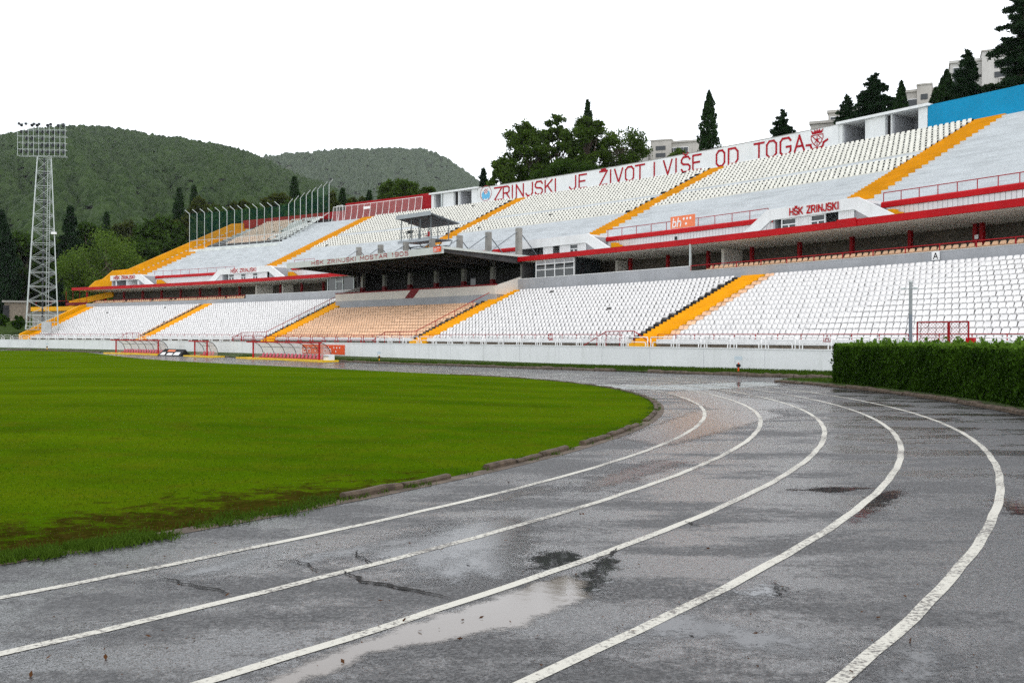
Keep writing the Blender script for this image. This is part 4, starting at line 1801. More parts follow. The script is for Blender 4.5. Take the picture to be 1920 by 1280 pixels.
shelter(16.3, 6.35, 'white flat roofed shelter at the stand top beside the blue wall', [(15.9, 13.2), (10.95, 10.3), (10.2, 7.3)], [(10.95, 10.3)])
shelter(84.85, 75.05, 'white flat roofed shelter at the stand top beside the red wall', [(84.3, 82.4), (80.1, 79.1), (78.9, 76.3)], [(80.1, 79.1)])
t = MB()
t.sbox(82.3, 82.45, BW - .3, BW - .15, 21.0, 24.39, .2)
o = t.build('shelter_post', M['galv'], bpy.data.objects.get('roofed_shelter.001'))

# fence of leaning white posts before the red wall
fence = empty('post_fence', S(95, 43, 21.5), 'white steel post fence leaning in front of the dark red wall', 'fence')
top_pts = []
pl_ = list(np.linspace(106.3, 86.0, 15))
for i, s_ in enumerate(pl_):
    mb = MB()
    a, b, c = S(s_ + .22, 42.6, 21.4), S(s_ + .06, 42.7, 22.6), S(s_, 42.8, 24.2)
    mb.bar(a, b, .08, 5, .045)
    mb.bar(b, c, .045, 5, .035)
    mb.build('fence_post', M['white_pipe'], fence)
    top_pts.append(c)
mb = MB()
mb.path(top_pts, .045, 5)
mb.build('top_rail', M['white_pipe'], fence)
net = bpy.data.materials.new('wire_netting')
net.use_nodes = True
nb = net.node_tree.nodes['Principled BSDF']
nb.inputs['Base Color'].default_value = (.5, .5, .48, 1)
nb.inputs['Alpha'].default_value = .16
mb = MB()
for s_a, s_b in zip(pl_[:-1], pl_[1:]):
    mb.add([S(s_a + .2, 42.65, 21.5), S(s_b + .2, 42.65, 21.5), S(s_b, 42.8, 24.15), S(s_a, 42.8, 24.15)], [(0, 1, 2, 3)])
mb.build('wire_netting', net, fence)
mb = MB()
mb.add([wallF(42.75)(-99.2 + a, 23.3 + b) for a, b in ((0, 0), (1.5, 0), (1.5, .42), (0, .42))], [(0, 1, 2, 3)])
mb.build('sign_plate', M['ad_white'], fence)
mb = MB()
for x0 in (-105.1, -103.7):
    mb.bar(S(-x0, 42.5, 21.5), S(-x0, 42.5, 24.3), .05, 5)
mb.bar(S(105.1, 42.5, 24.3), S(103.7, 42.5, 24.3), .05, 5)
mb.build('gate_frame', M['white_pipe'], fence)

# away-section cage: tall posts with cranked tops and green netting
cage = empty('cage_fence', S(116, 34, 18), 'tall green netted cage fence with cranked steel posts round the far seats', 'fence')
front = [354.5 + (523 - 354.5) * i / 12 for i in range(13)]
tops = []
bases = []
for i, u in enumerate(front):
    s_ = s_at(u, 33.4)
    zb = 17.5
    zt = 24.0 - .3 * (i / 12)
    mb = MB()
    mb.bar(S(s_, 33.4, zb), S(s_, 33.4, zt), .055, 5)
    mb.bar(S(s_, 33.4, zt), S(s_ + .9, 33.2, zt + .75), .05, 5)
    mb.build('cage_post', M['galv'], cage)
    bases.append(S(s_, 33.4, zb))
    tops.append(S(s_, 33.4, zt))
side_ = []
for i in range(1, 9):
    f = i / 8
    s_ = 106.0 + .6 * f
    w_ = 33.4 + 8.8 * f
    zb = 17.6 + 4.2 * f
    zt = zb + 5.9 + .5 * f
    mb = MB()
    mb.bar(S(s_, w_, zb), S(s_, w_, zt), .055, 5)
    mb.bar(S(s_, w_, zt), S(s_ - .7, w_ + .2, zt + .8), .05, 5)
    mb.build('cage_post', M['galv'], cage)
    bases.append(S(s_, w_, zb))
    tops.append(S(s_, w_, zt))
gnet = bpy.data.materials.new('green_netting')
gnet.use_nodes = True
nb = gnet.node_tree.nodes['Principled BSDF']
nb.inputs['Base Color'].default_value = (.008, .055, .035, 1)
nb.inputs['Specular IOR Level'].default_value = 0
nb.inputs['Alpha'].default_value = .34
mb = MB()
for a, b, c, d_ in zip(bases[:-1], bases[1:], tops[1:], tops[:-1]):
    mb.add([np.add(a, (0, 0, 1.6)), np.add(b, (0, 0, 1.6)), c, d_], [(0, 1, 2, 3)])
mb.build('green_netting', gnet, cage)
for pts_ in ([np.add(p, (0, 0, 1.65)) for p in bases[:13]], [np.add(p, (0, 0, .1)) for p in bases[:13]],
             [np.add(p, (0, 0, .1 + 1.6 * (i / 8))) for i, p in enumerate(bases[13:])]):
    mb = MB()
    mb.path(pts_, .045, 5)
    mb.build('cage_rail', M['galv'], cage)
t = MB()
t.sweep([(33.8, 17.0), (33.8, 17.95), (43.4, 22.4), (43.4, 21.5)], 107.2, 125.4)
t.build('dark_deck', M['black'], cage)
t = MB()
t.sweep([(32.0, 16.9), (33.75, 17.2), (33.75, 17.62), (32.0, 17.32)], 106.0, 127.2)
t.build('pale_step', M['seat_pale'], cage)

# ------------------------------------------------------------------ television gantry on the canopy
gan = empty('camera_gantry', S(52.3, 17, 13.2), 'grey steel camera gantry with a sloping roof standing above the canopy', 'gantry')
GA, GB_ = 49.2, 55.4
t = MB()
t.sbox(GA, GB_, 15.6, 18.4, 13.12, 13.26)
t.build('deck', M['gantry'], gan)
t = MB()
t.sbox(GA - .03, GB_ + .03, 15.52, 15.6, 13.02, 13.32)
t.build('deck_edge', M['gantry_roof'], gan)
t = MB()
a = [(15.5, 16.05), (19.3, 15.15), (19.3, 15.28), (15.5, 16.18)]
t.sweep(a, GA - .1, GB_ + .2, 1)
t.build('roof', M['gantry'], gan)
t = MB()
t.sbox(GA - .12, GB_ + .22, 15.4, 15.49, 15.9, 16.38)
t.build('roof_fascia', M['gantry_roof'], gan)
for s_ in (49.5, 51.5, 53.2, 55.1):
    for w_, zt in ((15.8, 16.0), (18.2, 15.4)):
        mb = MB()
        mb.bar(S(s_, w_, 13.26), S(s_, w_, zt), .06, 5)
        mb.build('gantry_post', M['gantry'], gan)
mb = MB()
for w_ in (15.8, 18.2):
    for z in (13.8, 14.3):
        mb.bar(S(GA + .1, w_, z), S(GB_ - .1, w_, z), .022, 4)
for s_ in np.linspace(GA + .1, GB_ - .1, 9):
    mb.bar(S(s_, 15.75, 13.26), S(s_, 15.75, 14.3), .018, 4)
mb.build('guard_rail', M['gantry'], gan)
mb = MB()
for s_ in (50.0, 52.0, 54.2):
    mb.bar(S(s_, 15.9, 13.1), S(s_ - 1.2, 17.0, 10.3), .06, 5)
    mb.bar(S(s_ - 1.2, 18.2, 13.1), S(s_, 17.0, 10.3), .06, 5)
    mb.bar(S(s_, 15.7, 12.5), S(s_, 18.4, 12.5), .05, 5)
mb.bar(S(GA, 15.9, 12.5), S(GB_, 15.9, 12.5), .06, 5)
mb.bar(S(GA, 18.2, 12.6), S(GB_, 18.2, 12.6), .06, 5)
mb.build('support_frame', M['gantry'], gan)
mb = MB()
for s_ in np.linspace(GA, GB_, 8):
    mb.bar(S(s_, 15.6, 15.95), S(s_, 19.2, 15.1), .04, 4)
mb.build('rafters', M['gantry'], gan, kind='stuff')
# camera on its stand, and a small red chair on the deck
cam_ = empty('video_camera', S(53.9, 16.2, 13.26), 'black video camera on a stand at the left end of the gantry deck', 'camera')
mb = MB()
for k in range(3):
    a = 2 * math.pi * k / 3
    mb.bar(S(53.9 + .35 * math.cos(a), 16.2 + .35 * math.sin(a), 13.27), S(53.9, 16.2, 14.2), .025, 4)
mb.build('tripod', M['black'], cam_)
mb = MB()
x, y, z = S(53.9, 16.2, 14.38)
mb.box((x, y, z), (.3, .55, .34), rot_at(54))
mb.bar((x, y, z), np.add((x, y, z), (-NV[0] * .5, -NV[1] * .5, 0)), .09, 8)
mb.build('camera_body', M['black'], cam_)
chr_ = empty('red_chair', S(50.9, 16.3, 13.26), 'small red chair on the deck of the camera gantry', 'chair')
mb = MB()
x, y, z = S(50.9, 16.3, 13.7)
mb.box((x, y, z), (.42, .42, .06), rot_at(51))
mb.build('seat', M['red'], chr_)
mb = MB()
x, y, z = S(50.9, 16.5, 13.95)
mb.box((x, y, z), (.06, .42, .5), rot_at(51))
mb.build('backrest', M['red'], chr_)
for a, b in ((-.18, -.18), (.18, -.18), (-.18, .18), (.18, .18)):
    mb = MB()
    mb.bar(S(50.9 + a, 16.3 + b, 13.265), S(50.9 + a, 16.3 + b, 13.68), .02, 4)
    mb.build('leg', M['steel_dark'], chr_)

# ------------------------------------------------------------------ seats
def seat_mesh(wd, h, name, m, rail=0.0):
    mb = MB()
    a = wd / 2
    c = wd * .2
    outl = [(-a, .03), (a, .03), (a * 1.0, h * .62), (a * .93, h * .86), (a * .68, h), (-a * .68, h), (-a * .93, h * .86), (-a, h * .62)]
    lean = lambda z: .33 + .16 * z / h
    n = len(outl)
    vs = [(lean(z), y, z) for y, z in outl] + [(lean(z) + .05, y * .96, z - .005) for y, z in outl]
    mb.add(vs, [tuple(range(n))[::-1], tuple(range(n, 2 * n))] + [(k, (k + 1) % n, n + (k + 1) % n, n + k) for k in range(n)])
    b = a * .96
    mb.add([(.02, -b, .02), (.02, b, .02), (.34, b, .02), (.34, -b, .02), (-.02, -b * .95, .13), (-.02, b * .95, .13), (.35, b, .10), (.35, -b, .10)],
           [(0, 1, 5, 4), (1, 2, 6, 5), (3, 0, 4, 7), (4, 5, 6, 7)])
    return mb


def seat_array(mb):
    return np.array(mb.v), mb.f


def bulk_seats(name, proto, spots, m, label, parent=None):
    v, f = np.array(proto.v), proto.f
    n = len(spots)
    nv = len(v)
    allv = np.empty((n, nv, 3), np.float32)
    for i, (x, y, z, rz) in enumerate(spots):
        c, s_ = math.cos(rz), math.sin(rz)
        allv[i, :, 0] = x + v[:, 0] * c - v[:, 1] * s_
        allv[i, :, 1] = y + v[:, 0] * s_ + v[:, 1] * c
        allv[i, :, 2] = z + v[:, 2]
    ln = np.array([len(q) for q in f], np.int32)
    idx = np.concatenate([np.array(q, np.int32) for q in f])
    me = bpy.data.meshes.new(name)
    me.vertices.add(n * nv)
    me.vertices.foreach_set('co', allv.ravel())
    L = np.tile(ln, n)
    me.loops.add(int(L.sum()))
    me.loops.foreach_set('vertex_index', (idx[None, :] + (np.arange(n) * nv)[:, None]).ravel().astype(np.int32))
    me.polygons.add(len(L))
    me.polygons.foreach_set('loop_start', np.concatenate([[0], np.cumsum(L)[:-1]]).astype(np.int32))
    me.polygons.foreach_set('loop_total', L)
    me.update(calc_edges=True)
    me.materials.append(m)
    o = bpy.data.objects.new(name, me)
    COL.objects.link(o)
    return tag(o, label, None, None, 'stuff')


def one_seats(name, proto, spots, m, label, group, cat='seat'):
    me = mesh_of(proto, name, m)
    first = put(name, me, spots[0][:3], spots[0][3])
    tag(first, label, cat, group)
    for x, y, z, rz in spots[1:]:
        o = first.copy()
        COL.objects.link(o)
        o.location = (x, y, z)
        o.rotation_euler = (0, 0, rz)


def spot(s_, w, z, jit=.012):
    x, y, z = S(s_ + rng.uniform(-jit, jit), w + rng.uniform(-jit, jit), z)
    return (x, y, z, rot_at(s_) + rng.uniform(-.03, .03))


whites, beiges = [], []
bounds = [(S_R, 1.15, .432, 'A', None), (3.35, 30.6, .50, 'B', 'A'), (61.5, 89.4, .47, 'D', 'C'), (91.2, 119.6, .47, 'E', 'D')]
for r in range(NR):
    w, z = W0 + TR * r + .03, Z0 + RI * r + .004
    for a, b, pt, nb_, na_ in bounds:
        lo = a + (aisle_shift(na_, w) + .66 if na_ else 0)
        hi = b + aisle_shift(nb_, w) - .06
        k = 0
        s_ = hi - pt / 2
        while s_ - pt / 2 > lo:
            sp = spot(s_, w, z)
            if rng.uniform() < .002:
                pass
            elif nb_ == 'A' and k < 2:
                beiges.append((s_, sp))
            elif na_ == 'D' and s_ - pt * 1.6 < lo:
                beiges.append((s_, sp))
            else:
                whites.append((s_, sp))
            s_ -= pt
            k += 1
    if r <= 10:
        lo, hi = 32.7 + aisle_shift('B', w) + .66, 59.2 + aisle_shift('C', w) - .06
        s_ = hi - .235
        while s_ - .235 > lo:
            beiges.append((s_, spot(s_, w, z)))
            s_ -= .47
# concourse seats behind the red rail
for a, b in ((S_R, 8.6), (88.9, 126.0)):
    s_ = b
    while s_ > a:
        if rng.uniform() > .07:
            beiges.append((s_, spot(s_, 15.35, 7.46 if a < 0 else 7.4)))
        s_ -= .52


def largest(lst, n=300, fr=None):
    def key(t):
        x, y, z, _ = t[1]
        u = 960 + FPX * x / y
        vis = y > 5 and -10 < u < 1925
        return -1.0 / y if vis else 0.0
    return sorted(lst, key=key)


lower_seat = seat_mesh(.385, .38, 'seat', M['seat_white'])
whites = largest(whites)
one_seats('white_stadium_chair', lower_seat, [t[1] for t in whites[:300]], M['seat_white'],
          'white plastic bucket seat in the lower rows above the hedge', 'white seats above the hedge')
bulk_seats('far_white_seats', lower_seat, [t[1] for t in whites[300:]], M['seat_white'], 'white plastic seats filling the lower tier')
beiges = largest(beiges)
lower_b = seat_mesh(.40, .38, 'seat', M['seat_beige'])
edge = [t for t in beiges[:300] if t[1][2] < 7.1 and t[0] < 5]
conc = [t for t in beiges[:300] if t[1][2] >= 7.1]
vip = [t for t in beiges[:300] if t[1][2] < 7.1 and t[0] >= 5]
one_seats('beige_stadium_chair', lower_b, [t[1] for t in edge], M['seat_beige'], 'beige seat at the edge of the wide amber stairs', 'beige seats along the wide stairs')
one_seats('beige_stadium_chair', lower_b, [t[1] for t in conc], M['seat_beige'], 'beige seat behind the red rail under the right roof', 'beige seats under the right roof')
one_seats('beige_stadium_chair', lower_b, [t[1] for t in vip], M['seat_beige'], 'beige seat in the block below the covered centre box', 'beige seats below the centre box')
bulk_seats('far_beige_seats', lower_b, [t[1] for t in beiges[300:]], M['seat_beige'], 'beige plastic seats of the centre block and far concourse')

uppers = []
gap_shade = MB()
for r in range(9, NU):
    if r == 14:
        continue
    w, z = UW + UT * r + .1, UZ + UR * r + .004
    for nl, nr_ in (('U2', 'U1'), ('U3', 'U2'), ('U4', 'U3')):
        hi = up_c(nl, w) - UP_ST[nl][2] / 2 - .1
        lo = up_c(nr_, w) + UP_ST[nr_][2] / 2 + .1
        if r == 9 and nr_ == 'U1':
            continue
        s_ = hi - .28
        while s_ - .28 > lo:
            if rng.uniform() > .004:
                uppers.append((s_, spot(s_, w, z, .015)))
            s_ -= .56
        gap_shade.sbox(lo, hi, w + .52, w + .60, z + .02, z + .36, 3)
    if r >= NU - 9:
        pass
gap_shade.build('seat_gap_shade', M['black'], ST, kind='stuff')  # black bars added behind the seats to give the shade in their gaps
uppers = largest(uppers)
up_seat = seat_mesh(.385, .44, 'seat', M['seat_cream'])
one_seats('ivory_stadium_chair', up_seat, [t[1] for t in uppers[:300]], M['seat_cream'],
          'ivory seat in the upper tier near the amber stairs by the blue wall', 'ivory seats by the right upper stairs')
bulk_seats('upper_seats', up_seat, [t[1] for t in uppers[300:]], M['seat_cream'], 'ivory seats filling the upper tier')

cagew, cageb = [], []
for k in range(11):
    w = 34.3 + .82 * k
    z = 18.25 + .425 * k
    lo, hi = 107.4 + .12 * k, 121.0 + .15 * k
    s_ = hi
    while s_ > lo:
        if rng.uniform() > .03:
            (cagew if (s_ < 111.0 + .45 * k + rng.normal() * 1.0) else cageb).append(spot(s_, w, z))
        s_ -= .52
cs_ = seat_mesh(.46, .42, 'seat', M['seat_pale'])
bulk_seats('caged_white_seats', cs_, cagew, M['seat_pale'], 'weathered white seats inside the cage fence')
bulk_seats('caged_beige_seats', cs_, cageb, M['seat_tan'], 'beige seats inside the cage fence')


# ------------------------------------------------------------------ handrails
def rail(name, label, pts, r, m, posts=(), pr=None, cat='handrail', mids=()):
    o = empty(name, pts[0], label, cat)
    mb = MB()
    mb.path(pts, r, 6)
    mb.build('top_rail', m, o)
    for a, b in posts:
        mb = MB()
        mb.bar(a, b, pr or r, 5)
        mb.build('rail_post', m, o)
    for a, b in mids:
        mb = MB()
        mb.bar(a, b, (pr or r) * .8, 5)
        mb.build('mid_rail', m, o)
    return o


def line_rail(label, s0, s1, w, zb, zt, sp, r=.03, pr=.03, mid=False, cat='handrail', zt1=None):
    n = max(2, int(abs(s1 - s0) / 2) + 1)
    pts = [S(s, w, zt) for s in np.linspace(s0, s1, n)]
    ps = [(S(s, w, zb), S(s, w, zt)) for s in np.linspace(s0, s1, max(2, int(round(abs(s1 - s0) / sp)) + 1))]
    return rail('guard_rail', label, pts, r, M['red_pipe'], ps, pr, cat)


line_rail('thin red rail along the front row right of the wide amber stairs', .9, S_R, 2.42, 1.55, 2.14, 1.75, .024, .03)
line_rail('thin red rail along the front row between wide stairs and beige seats', 4.6, 30.2, 2.42, 1.55, 2.14, 1.75, .024, .028)
line_rail('thin red rail along the front of the beige seats', 33.2, 58.8, 2.42, 1.55, 2.14, 1.75, .024, .028)
line_rail('thin red rail along the front row left of the beige seats', 62.4, 88.8, 2.42, 1.55, 2.14, 1.75, .024, .028)
line_rail('thin red rail along the front row of the farthest white seats', 91.8, 119.0, 2.42, 1.55, 2.14, 1.75, .024, .028)
line_rail('red rail above the grey parapet under the right roof', 10.1, S_R, 14.9, 7.3, 7.86, 2.45, .035, .045)
line_rail('red rail above the grey parapet under the far left roof', 87.0, 127.0, 14.9, 7.25, 7.8, 2.4, .03, .035)
line_rail('red railing on the coping at the right end of the upper tier', -4.3, S_R, 20.4, 11.88, 12.58, 1.47, .035, .035)
line_rail('red railing on the coping below the orange board', 26.3, 6.6, 20.4, 11.88, 12.66, 1.9, .035, .035)
line_rail('red railing on the coping at the far left of the upper tier', 118.5, 98.6, 20.4, 11.88, 12.65, 2.2, .03, .03)
line_rail('short red railing beside the left tip of the canopy', 84.5, 80.0, 20.4, 11.88, 12.9, 2.0, .03, .03)
line_rail('red railing behind the tall concrete pylon right of the canopy', 40.0, 30.2, 20.4, 11.7, 12.45, 2.4, .03, .03)
rail('guard_rail', 'red rail with dark panel on the ledge at the far left end', [S(141, 15.2, 7.9), S(127.5, 15.2, 7.9)], .035, M['red_pipe'],
     [(S(s, 15.2, 6.95), S(s, 15.2, 9.6 if s < 135 else 7.9)) for s in (127.6, 129.4, 131.2, 133, 137, 141)], .03)
mb = MB()
mb.sbox(127.4, 132.8, 15.0, 15.1, 7.1, 7.6)
mb.build('end_panel', M['red_dark'], ST)


def stair_rail(nm, side, label):
    a, b = AISLES[nm]
    e = (b if side else a)
    pts, ps = [], []
    for r in range(0, NR, 1):
        w = W0 + TR * r
        sh = aisle_shift(nm, w)
        z = Z0 + RI * r
        pts.append(S(e + sh, w, z + .78))
        if r % 3 == 0:
            ps.append((S(e + sh, w, z), S(e + sh, w, z + .78)))
    w = W0 - .6
    pre = [S(e + 6.2, 1.7, 1.5), S(e + 4.3, 1.9, 2.36), S(e + .1, 2.3, 2.42)]
    ps += [(S(e + 4.3, 1.9, .9), S(e + 4.3, 1.9, 2.36)), (S(e + 2, 2.1, .9), S(e + 2, 2.1, 2.38))]
    return rail('stair_rail', label, pre + pts, .036, M['red_pipe'], ps, .034)


stair_rail('B', 1, 'long red handrail climbing the stairs right of the beige seats')
stair_rail('C', 1, 'long red handrail climbing the stairs left of the beige seats')
for nm, e, label in (('A', 3.0, 'red entrance railing with sloping ends by the wide amber stairs'), ('D', 90.6, 'red entrance railing with sloping ends by the narrow far stairs')):
    P = [S(e + 5.2, 1.7, 1.25), S(e + 2.6, 1.8, 2.34), S(e - .4, 1.8, 2.36), S(e - 1.7, 1.8, 1.75), S(e - 2.2, 1.8, 1.3)]
    rail('entrance_rail', label, P, .034, M['red_pipe'], [(S(e + q, 1.8, .9), S(e + q, 1.8, 2.34)) for q in (2.6, 1.1, -.4, 3.6)], .03)


# ------------------------------------------------------------------ boards and signs
def board(name, label, cat, s_left, s_right, w, z0, z1, m, marks, mm, th=.05, thick=None):
    o = MB()
    o.sbox(s_right, s_left, w, w + th, z0, z1, 1.0)
    ob_ = o.build(name, m, loc=S((s_left + s_right) / 2, w, z0))
    tag(ob_, label, cat)
    if marks:
        mb = MB()
        marks(mb, wallF(w - .012))
        mb.build('print', mm, ob_, kind='stuff')
    return ob_


def bh(x0, x1, y0, y1):
    """slanted lower-case bh and four dots between x0 and x1"""
    W_, H = x1 - x0, y1 - y0
    def f(mb, F):
        t = H * .11
        glyph(mb, F, 'b', x0 + W_ * .06, x0 + W_ * .20, y0 + H * .14, y0 + H * .82, t, .18)
        glyph(mb, F, 'h', x0 + W_ * .27, x0 + W_ * .41, y0 + H * .14, y0 + H * .82, t, .18)
        for i in range(3):
            disc(mb, F, x0 + W_ * (.56 + .145 * i), y0 + H * .72, H * .105, 12)
        disc(mb, F, x0 + W_ * .66, y0 + H * .30, H * .105, 12)
    return f


board('advertising_board', 'faded orange board with white letters and dots on the upper red railing', 'advertising board', 17.75, 14.75, 20.24, 11.95, 13.05, M['orange_pale'], bh(-17.65, -14.85, 11.95, 13.05), M['ad_white'])
board('advertising_board', 'small orange board on the canopy fascia at its right end', 'advertising board', 34.95, 33.68, 5.93, 10.17, 10.68, M['orange_ad'], bh(-34.9, -33.72, 10.17, 10.68), M['ad_white'], .03)


def bh2(mb, F):
    bh(-45.2, -41.3, .18, 1.06)(mb, F)
    bh(-49.2, -45.3, .18, 1.06)(mb, F)


board('advertising_board', 'orange banner on the white wall behind the largest dugout', 'advertising board', 49.2, 41.0, -.05, .14, 1.1, M['orange_ad'], bh2, M['ad_white'], .03)


def sgnA(x, y0, y1, t):
    return lambda mb, F: glyph(mb, F, 'A', x - .14, x + .14, y0, y1, t)


board('block_sign', 'white plate with a dark letter A on the grey parapet', 'sign', -11.75, -12.3, 14.7, 6.86, 7.40, M['ad_white'], sgnA(12.02, 6.95, 7.3, .06), M['black'], .03)
board('block_sign', 'white plate with red letter A and red border on the front rail', 'sign', -12.9, -13.4, 2.28, 1.72, 2.16, M['ad_white'],
      lambda mb, F: (glyph(mb, F, 'A', 13.03, 13.27, 1.8, 2.08, .05), ribbon(mb, F, [(12.92, 1.74), (13.38, 1.74), (13.38, 2.14), (12.92, 2.14), (12.92, 1.74)], .04)), M['red_pipe'], .03)
board('block_sign', 'small red framed plate on the front rail near the middle', 'sign', 12.9, 12.4, 2.28, 1.72, 2.2, M['ad_white'],
      lambda mb, F: (ribbon(mb, F, [(-12.88, 1.74), (-12.42, 1.74), (-12.42, 2.18), (-12.88, 2.18), (-12.88, 1.74)], .07), glyph(mb, F, 'S', -12.76, -12.54, 1.82, 2.1, .05)), M['red_pipe'], .03)


# marker posts on the verge
def marker(s_, m, label, hz):
    z = float(gz(*S(s_, -1.2)[:2])) + .1
    o = empty('marker_post', S(s_, -1.2, z), label, 'marker post')
    mb = MB()
    mb.bar(S(s_, -1.2, z), S(s_, -1.2, z + .62 * hz), .045, 8)
    mb.build('post', m, o)
    mb = MB()
    mb.bar(S(s_, -1.28, z + .46 * hz), S(s_, -1.12, z + .46 * hz), .10, 8)
    mb.build('lock', M['black'], o)
    mb = MB()
    mb.sbox(s_ - .28, s_ + .3, -1.22, -1.19, z + .78 * hz, z + 1.0 * hz, .4)
    mb.build('plate', M['paleblue'], o)
    mb = MB()
    mb.bar(S(s_ + .26, -1.2, z + .55 * hz), S(s_ + .26, -1.2, z + .79 * hz), .012, 4)
    mb.build('bracket', M['steel'], o)
    return o


marker(-9.74, M['orange_ad'], 'orange marker post with a pale plate left of the hedge', .95)
marker(32.8, M['yellow'], 'yellow marker post with a pale plate right of the dugouts', .95)
marker(108.1, M['yellow'], 'tiny marker post on the verge far left of the dugouts', 1.0)


# ------------------------------------------------------------------ dugouts
def dugout(sL, sR, label, nrib, plL, plR, bays):
    zg = float(gz(*S((sL + sR) / 2, -2.6)[:2]))
    o = empty('team_dugout', S((sL + sR) / 2, -2.6, zg), label, 'dugout')
    t = MB()
    t.sbox(plR, plL, -3.6, -1.9, zg - .02, zg + .17)
    t.build('platform', M['yellow_kerb'], o)
    zb, zt = zg + .18, zg + 1.78
    arc = [(-3.15 + 1.15 * math.sin(a) , zb + (zt - zb) * math.cos(a)) for a in np.linspace(0, math.pi / 2, 9)]
    arc = [(-3.35, zt + .01)] + arc
    for i in range(nrib):
        s_ = sL + (sR - sL) * i / (nrib - 1)
        mb = MB()
        mb.path([S(s_, w, z) for w, z in arc], .035, 5)
        mb.build('rib', M['steel_dark'], o)
    mb = MB()
    n = len(arc)
    ss = np.linspace(sL, sR, nrib)
    for i in range(nrib - 1):
        a, b = ss[i] - .03, ss[i + 1] + .03
        m2 = MB()
        vs = [S(q, w, z) for q in (a, b) for w, z in arc]
        m2.add(vs, [(k, k + 1, n + k + 1, n + k) for k in range(n - 1)])
        m2.build('clear_panel', M['polycarb'], o)
    for q in (sL, sR):
        m2 = MB()
        c = S(q, -3.15, zb)
        vs = [c] + [S(q, w, z) for w, z in arc[1:]]
        m2.add(vs, [tuple(range(len(vs)))])
        m2.build('end_panel', M['polycarb'], o)
    t = MB()
    t.sbox(sR - .5, sL + .9, -3.45, -3.3, zt - .02, zt + .1)
    t.build('roof_edge', M['red'], o)
    mb = MB()
    mb.bar(S(sL, arc[5][0], arc[5][1]), S(sR, arc[5][0], arc[5][1]), .025, 5)
    mb.build('purlin', M['steel_dark'], o)
    mb = MB()
    mb.bar(S(sL, -2.02, zb + .35), S(sR, -2.02, zb + .35), .03, 5)
    mb.build('back_rail', M['galv'], o)
    for q in (sL - .1, sR + .15):
        mb = MB()
        mb.bar(S(q, -3.2, zg + .16), S(q, -3.2, zt), .09, 6)
        mb.build('post', M['red'], o)
    seat = seat_mesh(.42, .5, 'seat', M['seat_red'])
    me = mesh_of(seat, 'seat', M['seat_red'])
    k = bays
    for q in np.linspace(sL - .6, sR + .5, k):
        c = put('seat', me, S(q, -2.75, zg + .17), rot_at(q), o)
    return o


dugout(86.0, 75.2, 'clear curved dugout with six bays farthest along the touchline', 7, 88.3, 74.9, 16)
dugout(66.7, 63.6, 'short clear curved dugout between the two long ones', 3, 68.5, 62.3, 4)
dugout(53.6, 40.0, 'largest clear curved dugout nearest the camera with red posts', 7, 56.5, 38.8, 18)
zg = float(gz(*S(72, -3)[:2]))
ab = MB()
sa, sb_ = 74.6, 69.2
P = [S(sa, -3.7, zg), S(sa, -2.3, zg), S(sa - .5, -3.0, zg + .82)]
Q = [S(sb_, -3.7, zg), S(sb_, -2.3, zg), S(sb_ , -3.0, zg + .82)]
ab.add(P + Q, [(0, 1, 2), (5, 4, 3), (0, 2, 5, 3), (2, 1, 4, 5), (0, 3, 4, 1)])
abo = ab.build('display_board', M['black'], loc=S(72, -3, zg))
tag(abo, 'black ridged display board lying between two dugouts', 'advertising board')
mb = MB()


def slope_pt(x, y):
    f = y
    return np.add(S(-x, -3.7 + .7 * f, zg + .82 * f), (-NV[0] * .012, -NV[1] * .012, .012))


for x0, x1, y0, y1 in ((-74.1, -73.0, .12, .5), (-72.6, -71.2, .12, .42), (-71.0, -69.6, .15, .55)):
    mb.add([slope_pt(x0, y0), slope_pt(x1, y0), slope_pt(x1 - .1, y1), slope_pt(x0 + .2, y1)], [(0, 1, 2, 3)])
mb.build('print', M['ad_white'], abo)
mb = MB()
mb.add([slope_pt(-73.0, .62), slope_pt(-71.2, .62), slope_pt(-71.2, .85), slope_pt(-72.9, .85)], [(0, 1, 2, 3)])
mb.build('print', M['orange_pale'], abo)
zc = float(gz(*S(39.4, -2.6)[:2]))
mb = MB()
mb.sbox(38.9, 39.9, -2.9, -2.3, zc + .04, zc + .72, .5)
cab = mb.build('white_cabinet', M['white'], loc=S(39.4, -2.6, zc))
tag(cab, 'small white cabinet beside the largest dugout', 'cabinet')
mb = MB()
mb.sbox(38.95, 39.85, -2.96, -2.905, zc + .5, zc + .62, .5)
mb.build('vent', M['grey_par'], cab)

# ------------------------------------------------------------------ lamp pole, gate behind the hedge
zp = 0.0
pole = empty('lamp_post', S(-20.46, -.9, zp), 'slim grey lamp post standing behind the hedge', 'lamp post')
mb = MB()
mb.bar(S(-20.46, -.9, zp - .1), S(-20.46, -.9, 3.0), .085, 8)
mb.build('lower_shaft', M['pole_blue'], pole)
mb = MB()
mb.bar(S(-20.46, -.9, 3.0), S(-20.46, -.9, 4.45), .085, 8, .08)
mb.build('shaft', M['lamp_grey'], pole)
mb = MB()
mb.bar(S(-20.46, -.9, 4.45), S(-20.46, -.9, 4.52), .1, 8)
mb.build('cap', M['galv'], pole)
for q in (-.32, .32):
    mb = MB()
    mb.bar(S(-20.46, -.9, 4.15), S(-20.46 - q, -1.0, 4.22), .02, 5)
    mb.build('arm', M['galv'], pole)
    mb = MB()
    x, y, z = S(-20.46 - q, -1.0, 4.17)
    mb.box((x, y, z), (.12, .2, .07), rot_at(-20))
    mb.build('floodlight', M['galv'], pole)
gate = empty('mesh_gate', S(-21.8, -.6, .3), 'red framed wire mesh gate standing behind the hedge', 'gate')
